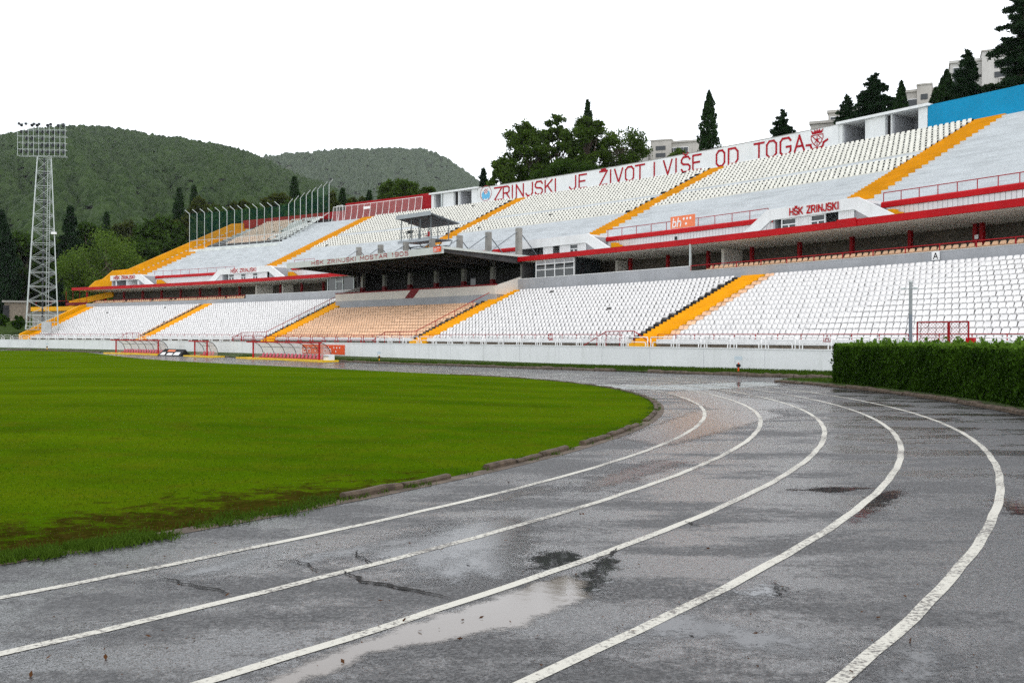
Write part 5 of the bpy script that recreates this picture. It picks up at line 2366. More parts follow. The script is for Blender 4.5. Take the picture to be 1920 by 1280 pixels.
for a, b in ((-20.62, -22.2), (-22.26, -23.2)):
    mb = MB()
    mb.path([S(a, -.6, .4), S(a, -.6, 2.64), S(b, -.6, 2.64), S(b, -.6, .4)], .035, 6)
    mb.build('gate_frame', M['red_pipe'], gate)
    mb = MB()
    mb.bar(S(a, -.6, 1.55), S(b, -.6, 1.55), .02, 5)
    n = int(abs(b - a) / .16)
    for i in range(-14, n + 1):
        for sg in (1, -1):
            q0, z0 = i * .16, .5
            q1, z1 = q0 + 2.14, 2.64
            c0, c1 = max(q0, 0), min(q1, abs(b - a))
            if c1 - c0 < .02:
                continue
            za, zb2 = z0 + (c0 - q0), z0 + (c1 - q0)
            if sg < 0:
                za, zb2 = 3.14 - za, 3.14 - zb2
            mb.bar(S(a - c0, -.6, za), S(a - c1, -.6, zb2), .008, 3)
    mb.build('wire_mesh', M['red_pipe'], gate, kind='stuff')
mb = MB()
mb.sbox(-23.5, -23.15, -.75, -.5, 1.55, 1.95, .3)
mb.build('lock_box', M['red'], gate)

# ------------------------------------------------------------------ vegetation
def trunk_mb(mb, base, h, r, limbs, rg, lean=(0, 0)):
    base = np.array(base, float)
    p = base.copy()
    k = 5
    for i in range(k):
        q = base + np.array([lean[0] * (i + 1) / k + rg.normal() * .06 * r * 4, lean[1] * (i + 1) / k, h * (i + 1) / k])
        mb.bar(p, q, r * (1 - .14 * i), 7, r * (1 - .14 * (i + 1)))
        p = q
    for (z, tgt) in limbs:
        a = base + np.array([lean[0] * z / h, lean[1] * z / h, z])
        t = np.array(tgt, float)
        m_ = (a + t) / 2 + np.array([0, 0, -.08 * np.linalg.norm(t - a)])
        mb.bar(a, m_, r * .42, 5, r * .26)
        mb.bar(m_, t, r * .26, 5, r * .1)


def tree(name, label, kind, base, h, wd, n, leaf, seed, group=None, lean=0.0, low=.0):
    rg = np.random.default_rng(seed)
    base = np.array(base, float)
    o = empty(name, tuple(base), label, 'tree', group)
    R_ = wd / 2
    tm = MB()
    P = None
    if kind == 'cypress':
        trunk_mb(tm, base, h * .9, max(.10, R_ * .16), [], rg)
        t = rg.uniform(0, 1, n) ** .85
        env = np.minimum(1, (t + .04) * 4.2) ** .6 * (1 - t ** 2.3) ** .8
        a = rg.uniform(0, 2 * math.pi, n)
        lob = 1 + .20 * np.sin(a * 3 + t * 9 + seed) + .17 * np.sin(a * 4 - t * 26 + seed) + .12 * np.sin(a * 2 + t * 47)
        rr = R_ * env * lob * np.sqrt(rg.uniform(.25, 1.0, n))
        P = np.stack([base[0] + rr * np.cos(a), base[1] + rr * np.sin(a), base[2] + h * (low + (1 - low) * t)], 1)
        V = leaf_quads(P, leaf, 2.4, 2.2, rg)
    elif kind == 'fir':
        limbs, pts = [], []
        nl = int(44 + h * 2.6)
        for i in range(nl):
            t = (i + rg.uniform(0, .8)) / nl
            z = h * (low + (1 - low) * t)
            L = R_ * (1 - t ** 1.25) ** .85 * rg.uniform(.55, 1.12) + .12
            a = i * 2.4 + rg.normal() * .5
            droop = rg.uniform(-.30, .02) * L
            tip = base + np.array([L * math.cos(a), L * math.sin(a), z + droop])
            limbs.append((max(.1, z * .98), tip))
            m_ = max(5, int(n * (L / R_) / nl * 4.0))
            f = rg.uniform(.12, 1.05, m_)
            c = base + np.array([0, 0, z * .98])
            q = c + (tip - c) * f[:, None]
            sp = .095 * L * (1.2 - f) + .05
            q += rg.normal(size=(m_, 3)) * np.stack([sp, sp, .22 * sp], 1)
            q[:, 2] -= np.abs(rg.normal(size=m_)) * .16 * np.sqrt(L)
            pts.append(q)
        trunk_mb(tm, base, h * .97, max(.12, h * .016), limbs, rg)
        P = np.concatenate(pts)
        V = leaf_quads(P, leaf * .8, 3.2, -.35, rg)
    else:
        nc = {'pine': 85, 'broad': 60, 'bush': 16}[kind]
        cen, rad = [], []
        for i in range(nc):
            for _ in range(30):
                d = rg.normal(size=3)
                d /= np.linalg.norm(d)
                q = d * rg.uniform(.35, 1.0) ** .5
                if kind == 'pine' and q[2] < -.75:
                    continue
                break
            ch = h * (1 - low) / 2
            c = np.array([q[0] * R_ * .86 + lean * q[2] * R_, q[1] * R_ * .86, h * low + ch + q[2] * ch * .88])
            cen.append(base + c)
            rad.append(R_ * rg.uniform(.16, .30) if kind != 'pine' else R_ * rg.uniform(.09, .22))
        cen, rad = np.array(cen), np.array(rad)
        wts = rad ** 2
        idx = rg.choice(nc, n, p=wts / wts.sum())
        d = rg.normal(size=(n, 3))
        d /= np.linalg.norm(d, axis=1, keepdims=True)
        rr = rad[idx] * rg.uniform(.25, 1, n) ** .45
        flat = np.array([1, 1, .62 if kind == 'pine' else .8])
        P = cen[idx] + d * rr[:, None] * flat
        P += rg.normal(size=(n, 3)) * .05 * R_
        V = leaf_quads(P, leaf, 1.7, .35, rg)
        if kind != 'bush':
            trunk_mb(tm, base, h * (low + .45), max(.12, h * .022), [(h * (.25 + .4 * rg.uniform()), c) for c in cen[::2]], rg)
        else:
            trunk_mb(tm, base, h * .5, .06, [], rg)
    tm.build('trunk', M['trunk'], o)
    c = quad_mesh('crown', V, LEAF[name_leaf[0]], o)
    return o


name_leaf = ['broad']


def tree_px(u, vt, vb, Y, kind, wpx, leafk, label, n=4200, name=None, leaf=None, low=.05, seed=None, lean=0.0, group=None):
    x, y, zt = at(u, vt, Y)
    zb = at(u, vb, Y)[2]
    name_leaf[0] = leafk
    wd = wpx / FPX * Y
    h = zt - zb
    nm = name or {'cypress': 'cypress_tree', 'fir': 'conifer_tree', 'pine': 'pine_tree', 'broad': 'broadleaf_tree', 'bush': 'round_bush'}[kind]
    leaf = leaf or max(.16, Y * .0030)
    return tree(nm, label, kind, (x, y, zb), h, wd, n, leaf, seed or abs(int(u * 7 + vt * 3)), group, lean, low)


TREES = [
    # left end, below the hill
    (2, 398, 612, 196, 'cypress', 62, 'fir', 'very dark cypress cut off by the far left edge of the picture', 6000),
    (40, 428, 606, 210, 'broad', 120, 'broad', 'dark bushy tree behind the floodlight tower, far left', 9000),
    (131, 385, 612, 200, 'fir', 84, 'fir', 'tall dark pointed conifer just right of the floodlight tower', 9000),
    (98, 430, 606, 206, 'broad', 84, 'broad', 'dark tree behind the right leg of the floodlight tower', 6500),
    (168, 408, 606, 232, 'broad', 84, 'broad', 'dull green round tree behind the pale leafy tree', 6000),
    (205, 432, 604, 188, 'broad', 176, 'light', 'pale green leafy tree left of the stand end', 14000),
    (160, 500, 612, 186, 'broad', 84, 'light', 'lower pale green tree behind the end of the red roof', 7000),
    (246, 398, 560, 236, 'broad', 90, 'olive', 'olive green tree rising behind the pale leafy tree', 6000),
    (300, 398, 570, 222, 'broad', 128, 'broad', 'broad dark tree above the amber end wall', 9500),
    (262, 440, 570, 200, 'broad', 90, 'broad', 'dark shaded tree close above the amber end wall', 7000),
    (335, 357, 450, 250, 'cypress', 20, 'cypress', 'left one of two slim cypresses under the hill', 1800),
    (363, 353, 450, 256, 'cypress', 16, 'cypress', 'right one of two slim cypresses under the hill', 1600),
    (199, 402, 470, 262, 'cypress', 14, 'cypress', 'tiny dark cypress tip left of the two slim ones', 1000),
    (350, 405, 500, 226, 'broad', 80, 'olive', 'yellowish tree at the left end of the cage fence', 6000),
    (383, 370, 460, 240, 'broad', 76, 'olive', 'olive crown below the two slim cypresses', 5000),
    (418, 388, 460, 232, 'broad', 70, 'broad', 'dark green crown behind the cage fence, left part', 5000),
    (455, 372, 450, 236, 'broad', 64, 'olive', 'olive crown behind the middle of the cage fence', 4500),
    (478, 388, 450, 226, 'broad', 76, 'broad', 'dark green crown behind the netting above the red wall', 5000),
    (518, 358, 440, 236, 'broad', 66, 'olive', 'yellow green crown left of the single cypress', 5000),
    (551, 336, 440, 244, 'cypress', 24, 'cypress', 'single dark cypress behind the right part of the cage', 2200),
    (541, 376, 440, 226, 'broad', 72, 'broad', 'dark crown right behind the cage netting, right part', 5000),
    (581, 354, 440, 230, 'pine', 52, 'broad', 'mid green crown right of the single cypress', 4500),
    (619, 360, 436, 226, 'broad', 42, 'olive', 'brownish green crown beside the last cage post', 3500),
    (641, 358, 430, 232, 'cypress', 18, 'cypress', 'dark cypress above the left end of the tall red wall', 1600),
    (659, 370, 420, 240, 'broad', 28, 'olive', 'small light crown right of the cypress above the red wall', 1800),
    (681, 366, 415, 244, 'broad', 26, 'olive', 'small light crown beside the smallest cypress', 1800),
    (691, 362, 410, 240, 'cypress', 9, 'cypress', 'smallest cypress above the red wall', 900),
    (748, 334, 402, 190, 'pine', 84, 'pine', 'bushy pine above the right half of the red wall', 8000),
    (802, 348, 396, 194, 'pine', 42, 'pine', 'small pine just left of the white shelter', 3500),
    # beyond the left edge of the picture
    (-60, 425, 612, 200, 'broad', 120, 'broad', 'dark bushy tree just outside the left picture edge', 6000),
    (-150, 405, 612, 205, 'fir', 96, 'fir', 'dark conifer outside the left picture edge', 6000),
    (-235, 430, 612, 205, 'broad', 130, 'olive', 'olive green tree outside the left picture edge', 6000),
    (-330, 415, 612, 210, 'broad', 140, 'broad', 'dark round tree farthest outside the left picture edge', 6000),
    # behind the slogan wall
    (905, 321, 390, 165, 'cypress', 17, 'fir', 'small dark conifer at the left end of the slogan wall', 1500),
    (985, 222, 400, 150, 'pine', 108, 'pine', 'left pine of the large group behind the slogan wall', 13000),
    (940, 290, 395, 146, 'pine', 62, 'pine', 'lower pine at the left edge of the large group', 6000),
    (1043, 198, 395, 155, 'pine', 74, 'pine', 'tallest pine in the large group behind the slogan wall', 10000),
    (1100, 192, 390, 166, 'cypress', 26, 'cypress', 'cypress tip rising behind the large pine group', 2200),
    (1098, 212, 390, 148, 'pine', 104, 'pine', 'middle pine with dense crown in the large group', 13000),
    (1165, 235, 350, 150, 'pine', 122, 'pine', 'open pine with bare limbs at the right of the group', 3600),
    (1062, 300, 385, 140, 'pine', 150, 'broad', 'low dark pine growth along the top of the slogan wall', 9000),
    (1327, 171, 330, 132, 'cypress', 40, 'cypress', 'lone tall cypress standing behind the slogan wall', 5200),
    (1348, 268, 300, 128, 'bush', 22, 'pine', 'small bush at the foot of the lone cypress', 600),
    (1272, 280, 315, 128, 'bush', 44, 'pine', 'leafy bush in front of the white building', 1200),
    (1465, 204, 300, 118, 'fir', 76, 'fir', 'small twin topped conifer behind the last slogan word', 4200),
    # behind the right shelter and the blue wall
    (1586, 176, 275, 112, 'fir', 72, 'fir', 'slender light conifer left of the wide cedar', 3600),
    (1638, 136, 280, 114, 'fir', 170, 'fir', 'wide layered cedar behind the right shelter', 19000),
    (1687, 154, 250, 108, 'cypress', 27, 'cypress', 'narrow cypress at the right of the wide cedar', 3000),
    (1752, 166, 240, 104, 'cypress', 30, 'cypress', 'left column of the cypress clump above the blue wall', 2600),
    (1772, 133, 236, 106, 'cypress', 40, 'cypress', 'taller column of the cypress clump above the blue wall', 4200),
    (1811, 92, 235, 102, 'fir', 92, 'fir', 'ragged dark conifer before the upper right building', 8000),
    (1912, -58, 240, 96, 'fir', 175, 'fir', 'large dark cedar cut off by the right picture edge', 16000),
    (1858, 158, 196, 104, 'bush', 44, 'olive', 'reddish green shrub beside the large cedar', 1500),
    (1742, 192, 225, 106, 'bush', 20, 'broad', 'small dark shrub at the left end of the blue wall', 700),
]
for (u, vt, vb, Y, kind, wpx, lk, label, n) in TREES:
    low = {'cypress': .0, 'fir': .04, 'pine': .1, 'broad': .04, 'bush': .0}[kind]
    lf = None
    if Y < 135:
        lf = {'fir': .19, 'cypress': .2, 'bush': .22, 'pine': .22}.get(kind)
    if kind in ('pine', 'broad') and Y < 200:
        lf, n = .24, int(n * 1.7)
    if label.startswith('open pine'):
        low = .2
    cat_bush = kind == 'bush'
    o = tree_px(u, vt, vb, Y, kind, wpx, lk, label, n, leaf=lf, low=low)
    if cat_bush:
        o['category'] = 'bush'
for u, v0, v1, Y, w_, label in ((36, 589, 618, 142, 27, 'round clipped bush left of the floodlight tower foot'), (6, 591, 612, 145, 24, 'round clipped bush at the left picture edge')):
    o = tree_px(u, v0, v1, Y, 'bush', w_, 'hedge', label, 5000, leaf=.22)
    o['category'] = 'bush'

# ------------------------------------------------------------------ hedge
rg = np.random.default_rng(77)
hx, hy = hedge_pt((A_L + A_R) / 2, 47.4)
hedge = empty('clipped_hedge', (hx, hy, float(gz(hx, hy))), 'tall clipped green hedge curving along the outside of the track', 'hedge')
mb = MB()
prof_h = [(46.95, .25), (46.9, 1.35), (47.1, 1.52), (48.1, 1.52), (48.25, 1.3), (48.2, .25)]
vs = []
ts = np.linspace(A_L - .012, A_R, 40)
for t_ in ts:
    for r_, z in prof_h:
        x, y = hedge_pt(t_, r_)
        vs.append((x, y, float(gz(x, y)) + z))
m_ = len(prof_h)
fs = [(i * m_ + j, i * m_ + (j + 1) % m_, (i + 1) * m_ + (j + 1) % m_, (i + 1) * m_ + j) for i in range(39) for j in range(m_)]
fs += [tuple(range(m_)), tuple(range(39 * m_, 40 * m_))[::-1]]
mb.add(vs, fs)
hcore = mat('hedge_twigs', (.006, .012, .003), .9, .4, 6, spec=.1)
mb.build('branches', hcore, hedge)
n = 130000
tt = rg.uniform(0, 1, n)
ang = A_L + (A_R - A_L) * tt
face = rg.uniform(0, 1, n)
zz = rg.uniform(.08, 1.62, n) 
bul = .025 * np.sin(ang * 190) + .03 * np.sin(ang * 77 + zz * 5) + .025 * np.sin(zz * 9 + ang * 310) - .03 - rg.exponential(.05, n)
r_f = 46.90 + bul + .10 * smooth(1.3, 1.7, zz)
r_t = 46.9 + 1.35 * rg.uniform(0, 1, n)
top_h = 1.66 + .05 * np.sin(ang * 120) + .04 * np.sin(ang * 260 + 1)
is_top = face > .72
rr = np.where(is_top, r_t, r_f)
zq = np.where(is_top, top_h - rg.exponential(.05, n), np.minimum(zz, top_h))
# left end cap
cap = rg.uniform(0, 1, n) < .05
ang = np.where(cap, A_L + .003 - rg.exponential(.0012, n), ang)
rr = np.where(cap, 46.9 + 1.3 * rg.uniform(0, 1, n), rr)
X = CX + rr * (np.sin(ang) * DV[0] + np.cos(ang) * NV[0])
Yy = CY + rr * (np.sin(ang) * DV[1] + np.cos(ang) * NV[1])
P = np.stack([X, Yy, gz(X, Yy) + zq], 1)
nrm = np.stack([-(X - CX) / rr, -(Yy - CY) / rr, np.zeros(n)], 1)
nrm[is_top] = (0, 0, 1)
V = leaf_quads(P, .066, 1.9, .5, rg, nrm)
quad_mesh('foliage', V, LEAF['hedge'], hedge)
n = 9000
ang = A_L + (A_R - A_L) * rg.uniform(0, 1, n)
rr = 46.85 + 1.3 * rg.uniform(0, 1, n) ** 1.5
X = CX + rr * (np.sin(ang) * DV[0] + np.cos(ang) * NV[0])
Yy = CY + rr * (np.sin(ang) * DV[1] + np.cos(ang) * NV[1])
P = np.stack([X, Yy, gz(X, Yy) + 1.66 + .06 * rg.normal(size=n)], 1)
# upright sprouts along the top
sp = []
for k in range(190):
    a = A_L + (A_R - A_L) * rg.uniform(.02, 1)
    r0 = 46.9 + rg.uniform(0, 1.1)
    x, y = hedge_pt(a, r0)
    z = float(gz(x, y)) + 1.66
    hgt = min(.32, rg.exponential(.10) + .05)
    q = int(18 + hgt * 60)
    f = rg.uniform(0, 1, q)
    sp.append(np.stack([x + rg.normal(size=q) * .03 + .05 * f * rg.normal(), y + rg.normal(size=q) * .03, z + hgt * f], 1))
P = np.concatenate([P] + sp)
quad_mesh('young_shoots', leaf_quads(P, .065, 1.9, .8, rg), LEAF['hedge_tip'], hedge)

# ------------------------------------------------------------------ grass blades, verge tufts, litter
rg = np.random.default_rng(31)


def blades(name, P, hgt, wd, m, parent=None):
    n = len(P)
    a = rg.uniform(0, 2 * math.pi, n)
    d = np.stack([np.cos(a), np.sin(a), np.zeros(n)], 1) * wd * rg.uniform(.6, 1.4, (n, 1))
    h_ = hgt * rg.uniform(.5, 1.4, n)
    lean = rg.normal(size=(n, 2)) * .45 * h_[:, None]
    T = P + np.stack([lean[:, 0], lean[:, 1], h_], 1)
    V = np.stack([P - d, P + d, T], 1).reshape(-1, 3)
    return quad_mesh(name, V, m, parent, 3)


def in_pitch(n, amin, amax, rmin, rmax):
    a = rg.uniform(amin, amax, n)
    r = np.sqrt(rg.uniform(rmin ** 2, rmax ** 2, n))
    x = CX + r * (np.sin(a) * DV[0] + np.cos(a) * NV[0])
    y = CY + r * (np.sin(a) * DV[1] + np.cos(a) * NV[1])
    return x, y, r


x, y, r = in_pitch(520000, -1.95, -.15, 20, 37.15)
dist = np.hypot(x, y)
u_ = 960 + FPX * x / np.maximum(y, .1)
bare = smooth(34.6, 37.0, r) * (1 - smooth(2.0, 5.0, np.hypot(x + 3.6, y - 9.2)))
keep = (y > 4) & (u_ > -80) & (u_ < 1260) & (rg.uniform(0, 1, len(x)) < np.clip((11.0 / dist) ** 2.0, 0, 1)) & (rg.uniform(0, 1, len(x)) > bare * .72)
x, y, r = x[keep], y[keep], r[keep]
z = gz(x, y) + .03 + .27 * smooth(0, 11, RP - r)
g = blades('mown_grass', np.stack([x, y, z - .004], 1), .030, .0045, LEAF['grass'])
tag(g, 'short mown grass of the near part of the pitch', None, None, 'stuff')
# ragged weeds along the near pitch edge
cl = []
for k in range(230):
    a = rg.uniform(-1.95, -.1)
    r = 37.16 + rg.normal() * .09 + (.12 if a < -1.5 else -.03)
    m_ = int(rg.uniform(20, 70))
    xx = CX + r * (math.sin(a) * DV[0] + math.cos(a) * NV[0]) + rg.normal(size=m_) * .07
    yy = CY + r * (math.sin(a) * DV[1] + math.cos(a) * NV[1]) + rg.normal(size=m_) * .07
    cl.append(np.stack([xx, yy, gz(xx, yy) + .005], 1))
for (u, v, m_) in ((255, 1012, 160), (215, 1020, 200), (150, 1030, 260), (80, 1040, 260), (20, 1050, 200), (300, 1008, 90), (400, 985, 60), (520, 962, 90), (440, 975, 60), (610, 945, 120), (560, 955, 80), (650, 930, 70)):
    for q in range(7):
        gx_, gy_ = on_ground(u + rg.uniform(-28, 28), v + rg.uniform(-7, 5))
        xx, yy = gx_ + rg.normal(size=m_ // 2) * .07, gy_ + rg.normal(size=m_ // 2) * .07
        cl.append(np.stack([xx, yy, gz(xx, yy) + .006], 1))
P = np.concatenate(cl)
g = blades('edge_weeds', P, .052, .007, LEAF['weed'])
tag(g, 'ragged weeds along the near edge of the pitch', None, None, 'stuff')
# verge grass
n = 60000
s_ = rg.uniform(-24, 60, n) ** 1.0
w = rg.uniform(-1.62, .0, n)
Pv = np.array([S(a, b) for a, b in zip(s_, w)])
zk = np.array([float(gz(*S(a, -1.74)[:2])) for a in s_])
zv = zk + np.interp(w, [-1.7, -1.5, -.9, .0], [.06, .13, .2, .3])
zv = np.maximum(zv, np.where(w > -.9, .0 + (w + .9) * .07 + zk + .2, zv))
Pv[:, 2] = zv - .01
g = blades('verge_grass', Pv, .11, .02, LEAF['weed'])
tag(g, 'unmown grass on the verge below the white wall', None, None, 'stuff')
n = 9000
a = ang_of(13.0, 43.9) + (A_R - ang_of(13.0, 43.9)) * rg.uniform(0, .35, n)
r = rg.uniform(46.6, 49.2, n)
X = CX + r * (np.sin(a) * DV[0] + np.cos(a) * NV[0])
Yy = CY + r * (np.sin(a) * DV[1] + np.cos(a) * NV[1])
g = blades('hedge_foot_grass', np.stack([X, Yy, gz(X, Yy) + .11], 1), .08, .012, LEAF['weed'])
tag(g, 'green grass at the foot of the hedge', None, None, 'stuff')
# fallen leaves and crumbs on the wet track
pts = []
for (u, v) in [(645, 1243), (1018, 1250), (595, 1018), (93, 1235), (180, 1060), (240, 1062), (428, 1117), (715, 1128), (870, 1165), (905, 1160), (790, 1185), (865, 1200), (955, 905), (1090, 965), (1080, 995), (950, 1015), (770, 1020),
               (830, 1032), (505, 1022), (405, 1020), (310, 1045), (280, 1195), (365, 1200), (200, 1235), (60, 1280 - 12), (1600, 1262), (1710, 1205), (1190, 1185), (1160, 1180), (1300, 1190), (1420, 1190), (1010, 1195), (760, 1165), (1700, 1120),
               (1650, 1160), (1480, 1065), (1330, 1030), (1200, 1060), (1095, 965), (880, 1058), (940, 940), (1070, 905), (1010, 892)]:
    pts.append((*on_ground(u, v), 1.0))
for k in range(260):
    u, v = rg.uniform(0, 1900), rg.uniform(930, 1275)
    pts.append((*on_ground(u, v), rg.uniform(.25, .55)))
P = np.array([(x, y, float(gz(x, y)) + .012) for x, y, _ in pts])
sz = np.array([q for *_, q in pts])[:, None]
a = rg.normal(size=(len(P), 3)) * (1, 1, .25)
a /= np.linalg.norm(a, axis=1, keepdims=True)
b = np.cross(a, (0, 0, 1.0)) + rg.normal(size=(len(P), 3)) * (0, 0, .35)
b /= np.linalg.norm(b, axis=1, keepdims=True)
a, b = a * .021 * sz, b * .012 * sz
V = np.stack([P - a, P + b, P + a, P - b], 1).reshape(-1, 3)
g = quad_mesh('fallen_leaves', V, LEAF['brown'])
tag(g, 'brown fallen leaves and crumbs scattered on the wet track', None, None, 'stuff')

# ------------------------------------------------------------------ hillside behind the stand, left bank
vs, fs = [], []
nu_, nw_ = 60, 26
wv = np.linspace(44.2, 150, nw_)
for i in range(nu_ + 1):
    s_ = -60 + 250 * i / nu_
    for w in wv:
        vs.append(S(s_, w, 20.6 + .06 * (w - 44) - max(0, s_ - 118) * .18))
for i in range(nu_):
    for j in range(nw_ - 1):
        q = i * nw_ + j
        fs.append((q, q + nw_, q + nw_ + 1, q + 1))
mb = MB()
mb.v, mb.f = vs, fs
mb.build('hillside', M['soil'], smooth_=True, kind='structure')
vs, fs = [], []
XS = np.linspace(-330, -52, 40)
YS = np.linspace(122, 330, 40)
for x in XS:
    for y in YS:
        s_, w = sw_of(x, y)
        d = max(0, w + 1)
        if s_ < 124:
            z = -1.5
        else:
            z = np.interp(w, [-6, 0, 2, 8, 20, 45, 90], [-.5, 1.0, 1.5, 2.6, 3.4, 9, 20])
        vs.append((x, y, float(z)))
for i in range(39):
    for j in range(39):
        q = i * 40 + j
        fs.append((q, q + 40, q + 41, q + 1))
mb = MB()
mb.v, mb.f = vs, fs
mb.build('grass_bank', M['bank'], smooth_=True, kind='structure')
# low stone hut on the bank
hut = empty('stone_hut', at(27, 588, 158), 'low stone hut with a flat roof left of the floodlight tower', 'hut')
mb = MB()
x, y, z = at(33, 580, 158)
mb.box((x, y, z - .4), (3.4, 3, 3.0), .3)
mb.build('wall', M['stone'], hut)
mb = MB()
mb.box((x, y, z + 1.25), (4.0, 3.6, .3), .3)
mb.build('roof', M['concrete'], hut)
mb = MB()
mb.box((x - .9, y - 1.9, z - .5), (.9, .2, 2.2), .3)
mb.build('door', M['dark'], hut)

# ------------------------------------------------------------------ floodlight tower
FY = 150.0
ft = empty('floodlight_tower', at(80, 618, FY), 'tall galvanised lattice floodlight tower left of the stand', 'floodlight tower')
tb = {}
cx_t, cy_t = at(79, 618, FY)[0], FY
ca, sa_ = math.cos(.45), math.sin(.45)
zb_ = at(79, 618, FY)[2]
zt_ = at(82, 297, FY)[2]


def corner(k, f):
    hw_ = 2.28 * (1 - f) + .98 * f
    sx, sy = [(-1, -1), (1, -1), (1, 1), (-1, 1)][k]
    lx, ly = sx * hw_, sy * hw_
    z = zb_ + (zt_ - zb_) * f
    x0 = cx_t + (at(82, 297, FY)[0] - cx_t) * f
    return np.array([x0 + lx * ca - ly * sa_, cy_t + lx * sa_ + ly * ca, z])


for k in range(4):
    mb = MB()
    mb.bar(corner(k, 0), corner(k, 1), .085, 6, .065)
    mb.build('leg', M['galv'], ft)
mb, mb2 = MB(), MB()
lev = np.linspace(.0, 1, 13)
for i, f in enumerate(lev):
    for k in range(4):
        mb.bar(corner(k, f), corner((k + 1) % 4, f), .038, 4)
        if i < 12:
            g_ = lev[i + 1]
            mb2.bar(corner(k, f), corner((k + 1) % 4, g_), .022, 4)
            mb2.bar(corner((k + 1) % 4, f), corner(k, g_), .022, 4)
mb.build('cross_rail', M['galv'], ft, kind='stuff')
mb2.build('brace', M['galv'], ft, kind='stuff')
mb = MB()
c0, c1 = np.mean([corner(k, 0) for k in range(4)], 0), np.mean([corner(k, 1.0) for k in range(4)], 0)
mb.bar(c0, c1, .13, 6)
mb.build('cable_mast', M['steel_dark'], ft)
mb = MB()
for off in (.45, .85):
    mb.bar(c0 + (off, .2, 0), c1 + (off, .2, 0), .04, 4)
for f in np.linspace(0, 1, 70):
    a = c0 + (c1 - c0) * f
    mb.bar(a + (.45, .2, 0), a + (.85, .2, 0), .025, 3)
mb.build('ladder', M['galv'], ft)
mb = MB()
x, y, z = corner(1, .56)
mb.box((x, y - .2, z), (.7, .4, .35))
mb.build('beacon', M['ad_white'], ft)
# base fence and cabinet
mb = MB()
for k in range(4):
    for f in (.0, .018, .04):
        mb.bar(corner(k, 0) + (0, 0, f * 30), corner((k + 1) % 4, 0) + (0, 0, f * 30), .03, 4)
    for q in np.linspace(0, 1, 9):
        p = corner(k, 0) * (1 - q) + corner((k + 1) % 4, 0) * q
        mb.bar(p, p + (0, 0, 2.0), .022, 4)
mb.build('base_fence', M['galv'], ft)
mb = MB()
x, y, z = at(80, 606, FY - 3)
mb.box((x + .6, y, z - .6), (1.3, 1.0, 1.6), .3)
mb.build('switch_cabinet', M['concrete_light'], ft)
# lamp frame: 8 columns by 5 rows of lamps
hx0, hz0 = at(40, 295, FY)[0], at(40, 295, FY)[2]
hx1, hz1 = at(125.5, 234, FY)[0], at(125.5, 234, FY)[2]
mb = MB()


def hp(i, j, dy=0.0):
    f, g_ = i / 9, j / 5
    return np.array([hx0 + (hx1 - hx0) * f, FY - 1.1 + dy + .5 * (f - .5), hz0 + (hz1 - hz0) * g_])


for i in range(10):
    mb.bar(hp(i, 0), hp(i, 5), .035, 4)
for j in range(6):
    mb.bar(hp(0, j), hp(9, j), .038, 4)
    mb.bar(hp(0, j, .9), hp(9, j, .9), .035, 4)
for i in (0, 3, 6, 9):
    for j in range(6):
        mb.bar(hp(i, j), hp(i, j, .9), .03, 4)
mb.build('lamp_frame', M['galv'], ft)
lamp = MB()
nseg = 10
ring_ = [(.25, -.22), (.28, -.18), (.17, .14), (.09, .28)]
for a_, (r_, q_) in enumerate(ring_):
    for k in range(nseg):
        t_ = 2 * math.pi * k / nseg
        lamp.v.append((r_ * math.cos(t_), q_, r_ * math.sin(t_)))
for a_ in range(len(ring_) - 1):
    for k in range(nseg):
        lamp.f.append((a_ * nseg + k, a_ * nseg + (k + 1) % nseg, (a_ + 1) * nseg + (k + 1) % nseg, (a_ + 1) * nseg + k))
lamp.f.append(tuple(range(nseg)))
lamp.f.append(tuple(range((len(ring_) - 1) * nseg, len(ring_) * nseg))[::-1])
lm = mesh_of(lamp, 'lamp', M['steel_dark'])
rgl = np.random.default_rng(4)
for j in range(5):
    for i in range(9):
        if rgl.uniform() < .28:
            continue
        p = (hp(i, j) + hp(i + 1, j + 1)) / 2 + (0, .25, .2)
        l_ = put('lamp', lm, tuple(p), .9 + rgl.normal() * .15, ft)
        l_.rotation_euler[0] = .35
for i in (0.2, 1.5, 3.0, 4.0, 6.2, 8.6):
    l_ = put('lamp', lm, tuple(hp(i, 5) + (0, 0, -.22)), .9, ft)
    l_.scale = (.8, .8, .8)

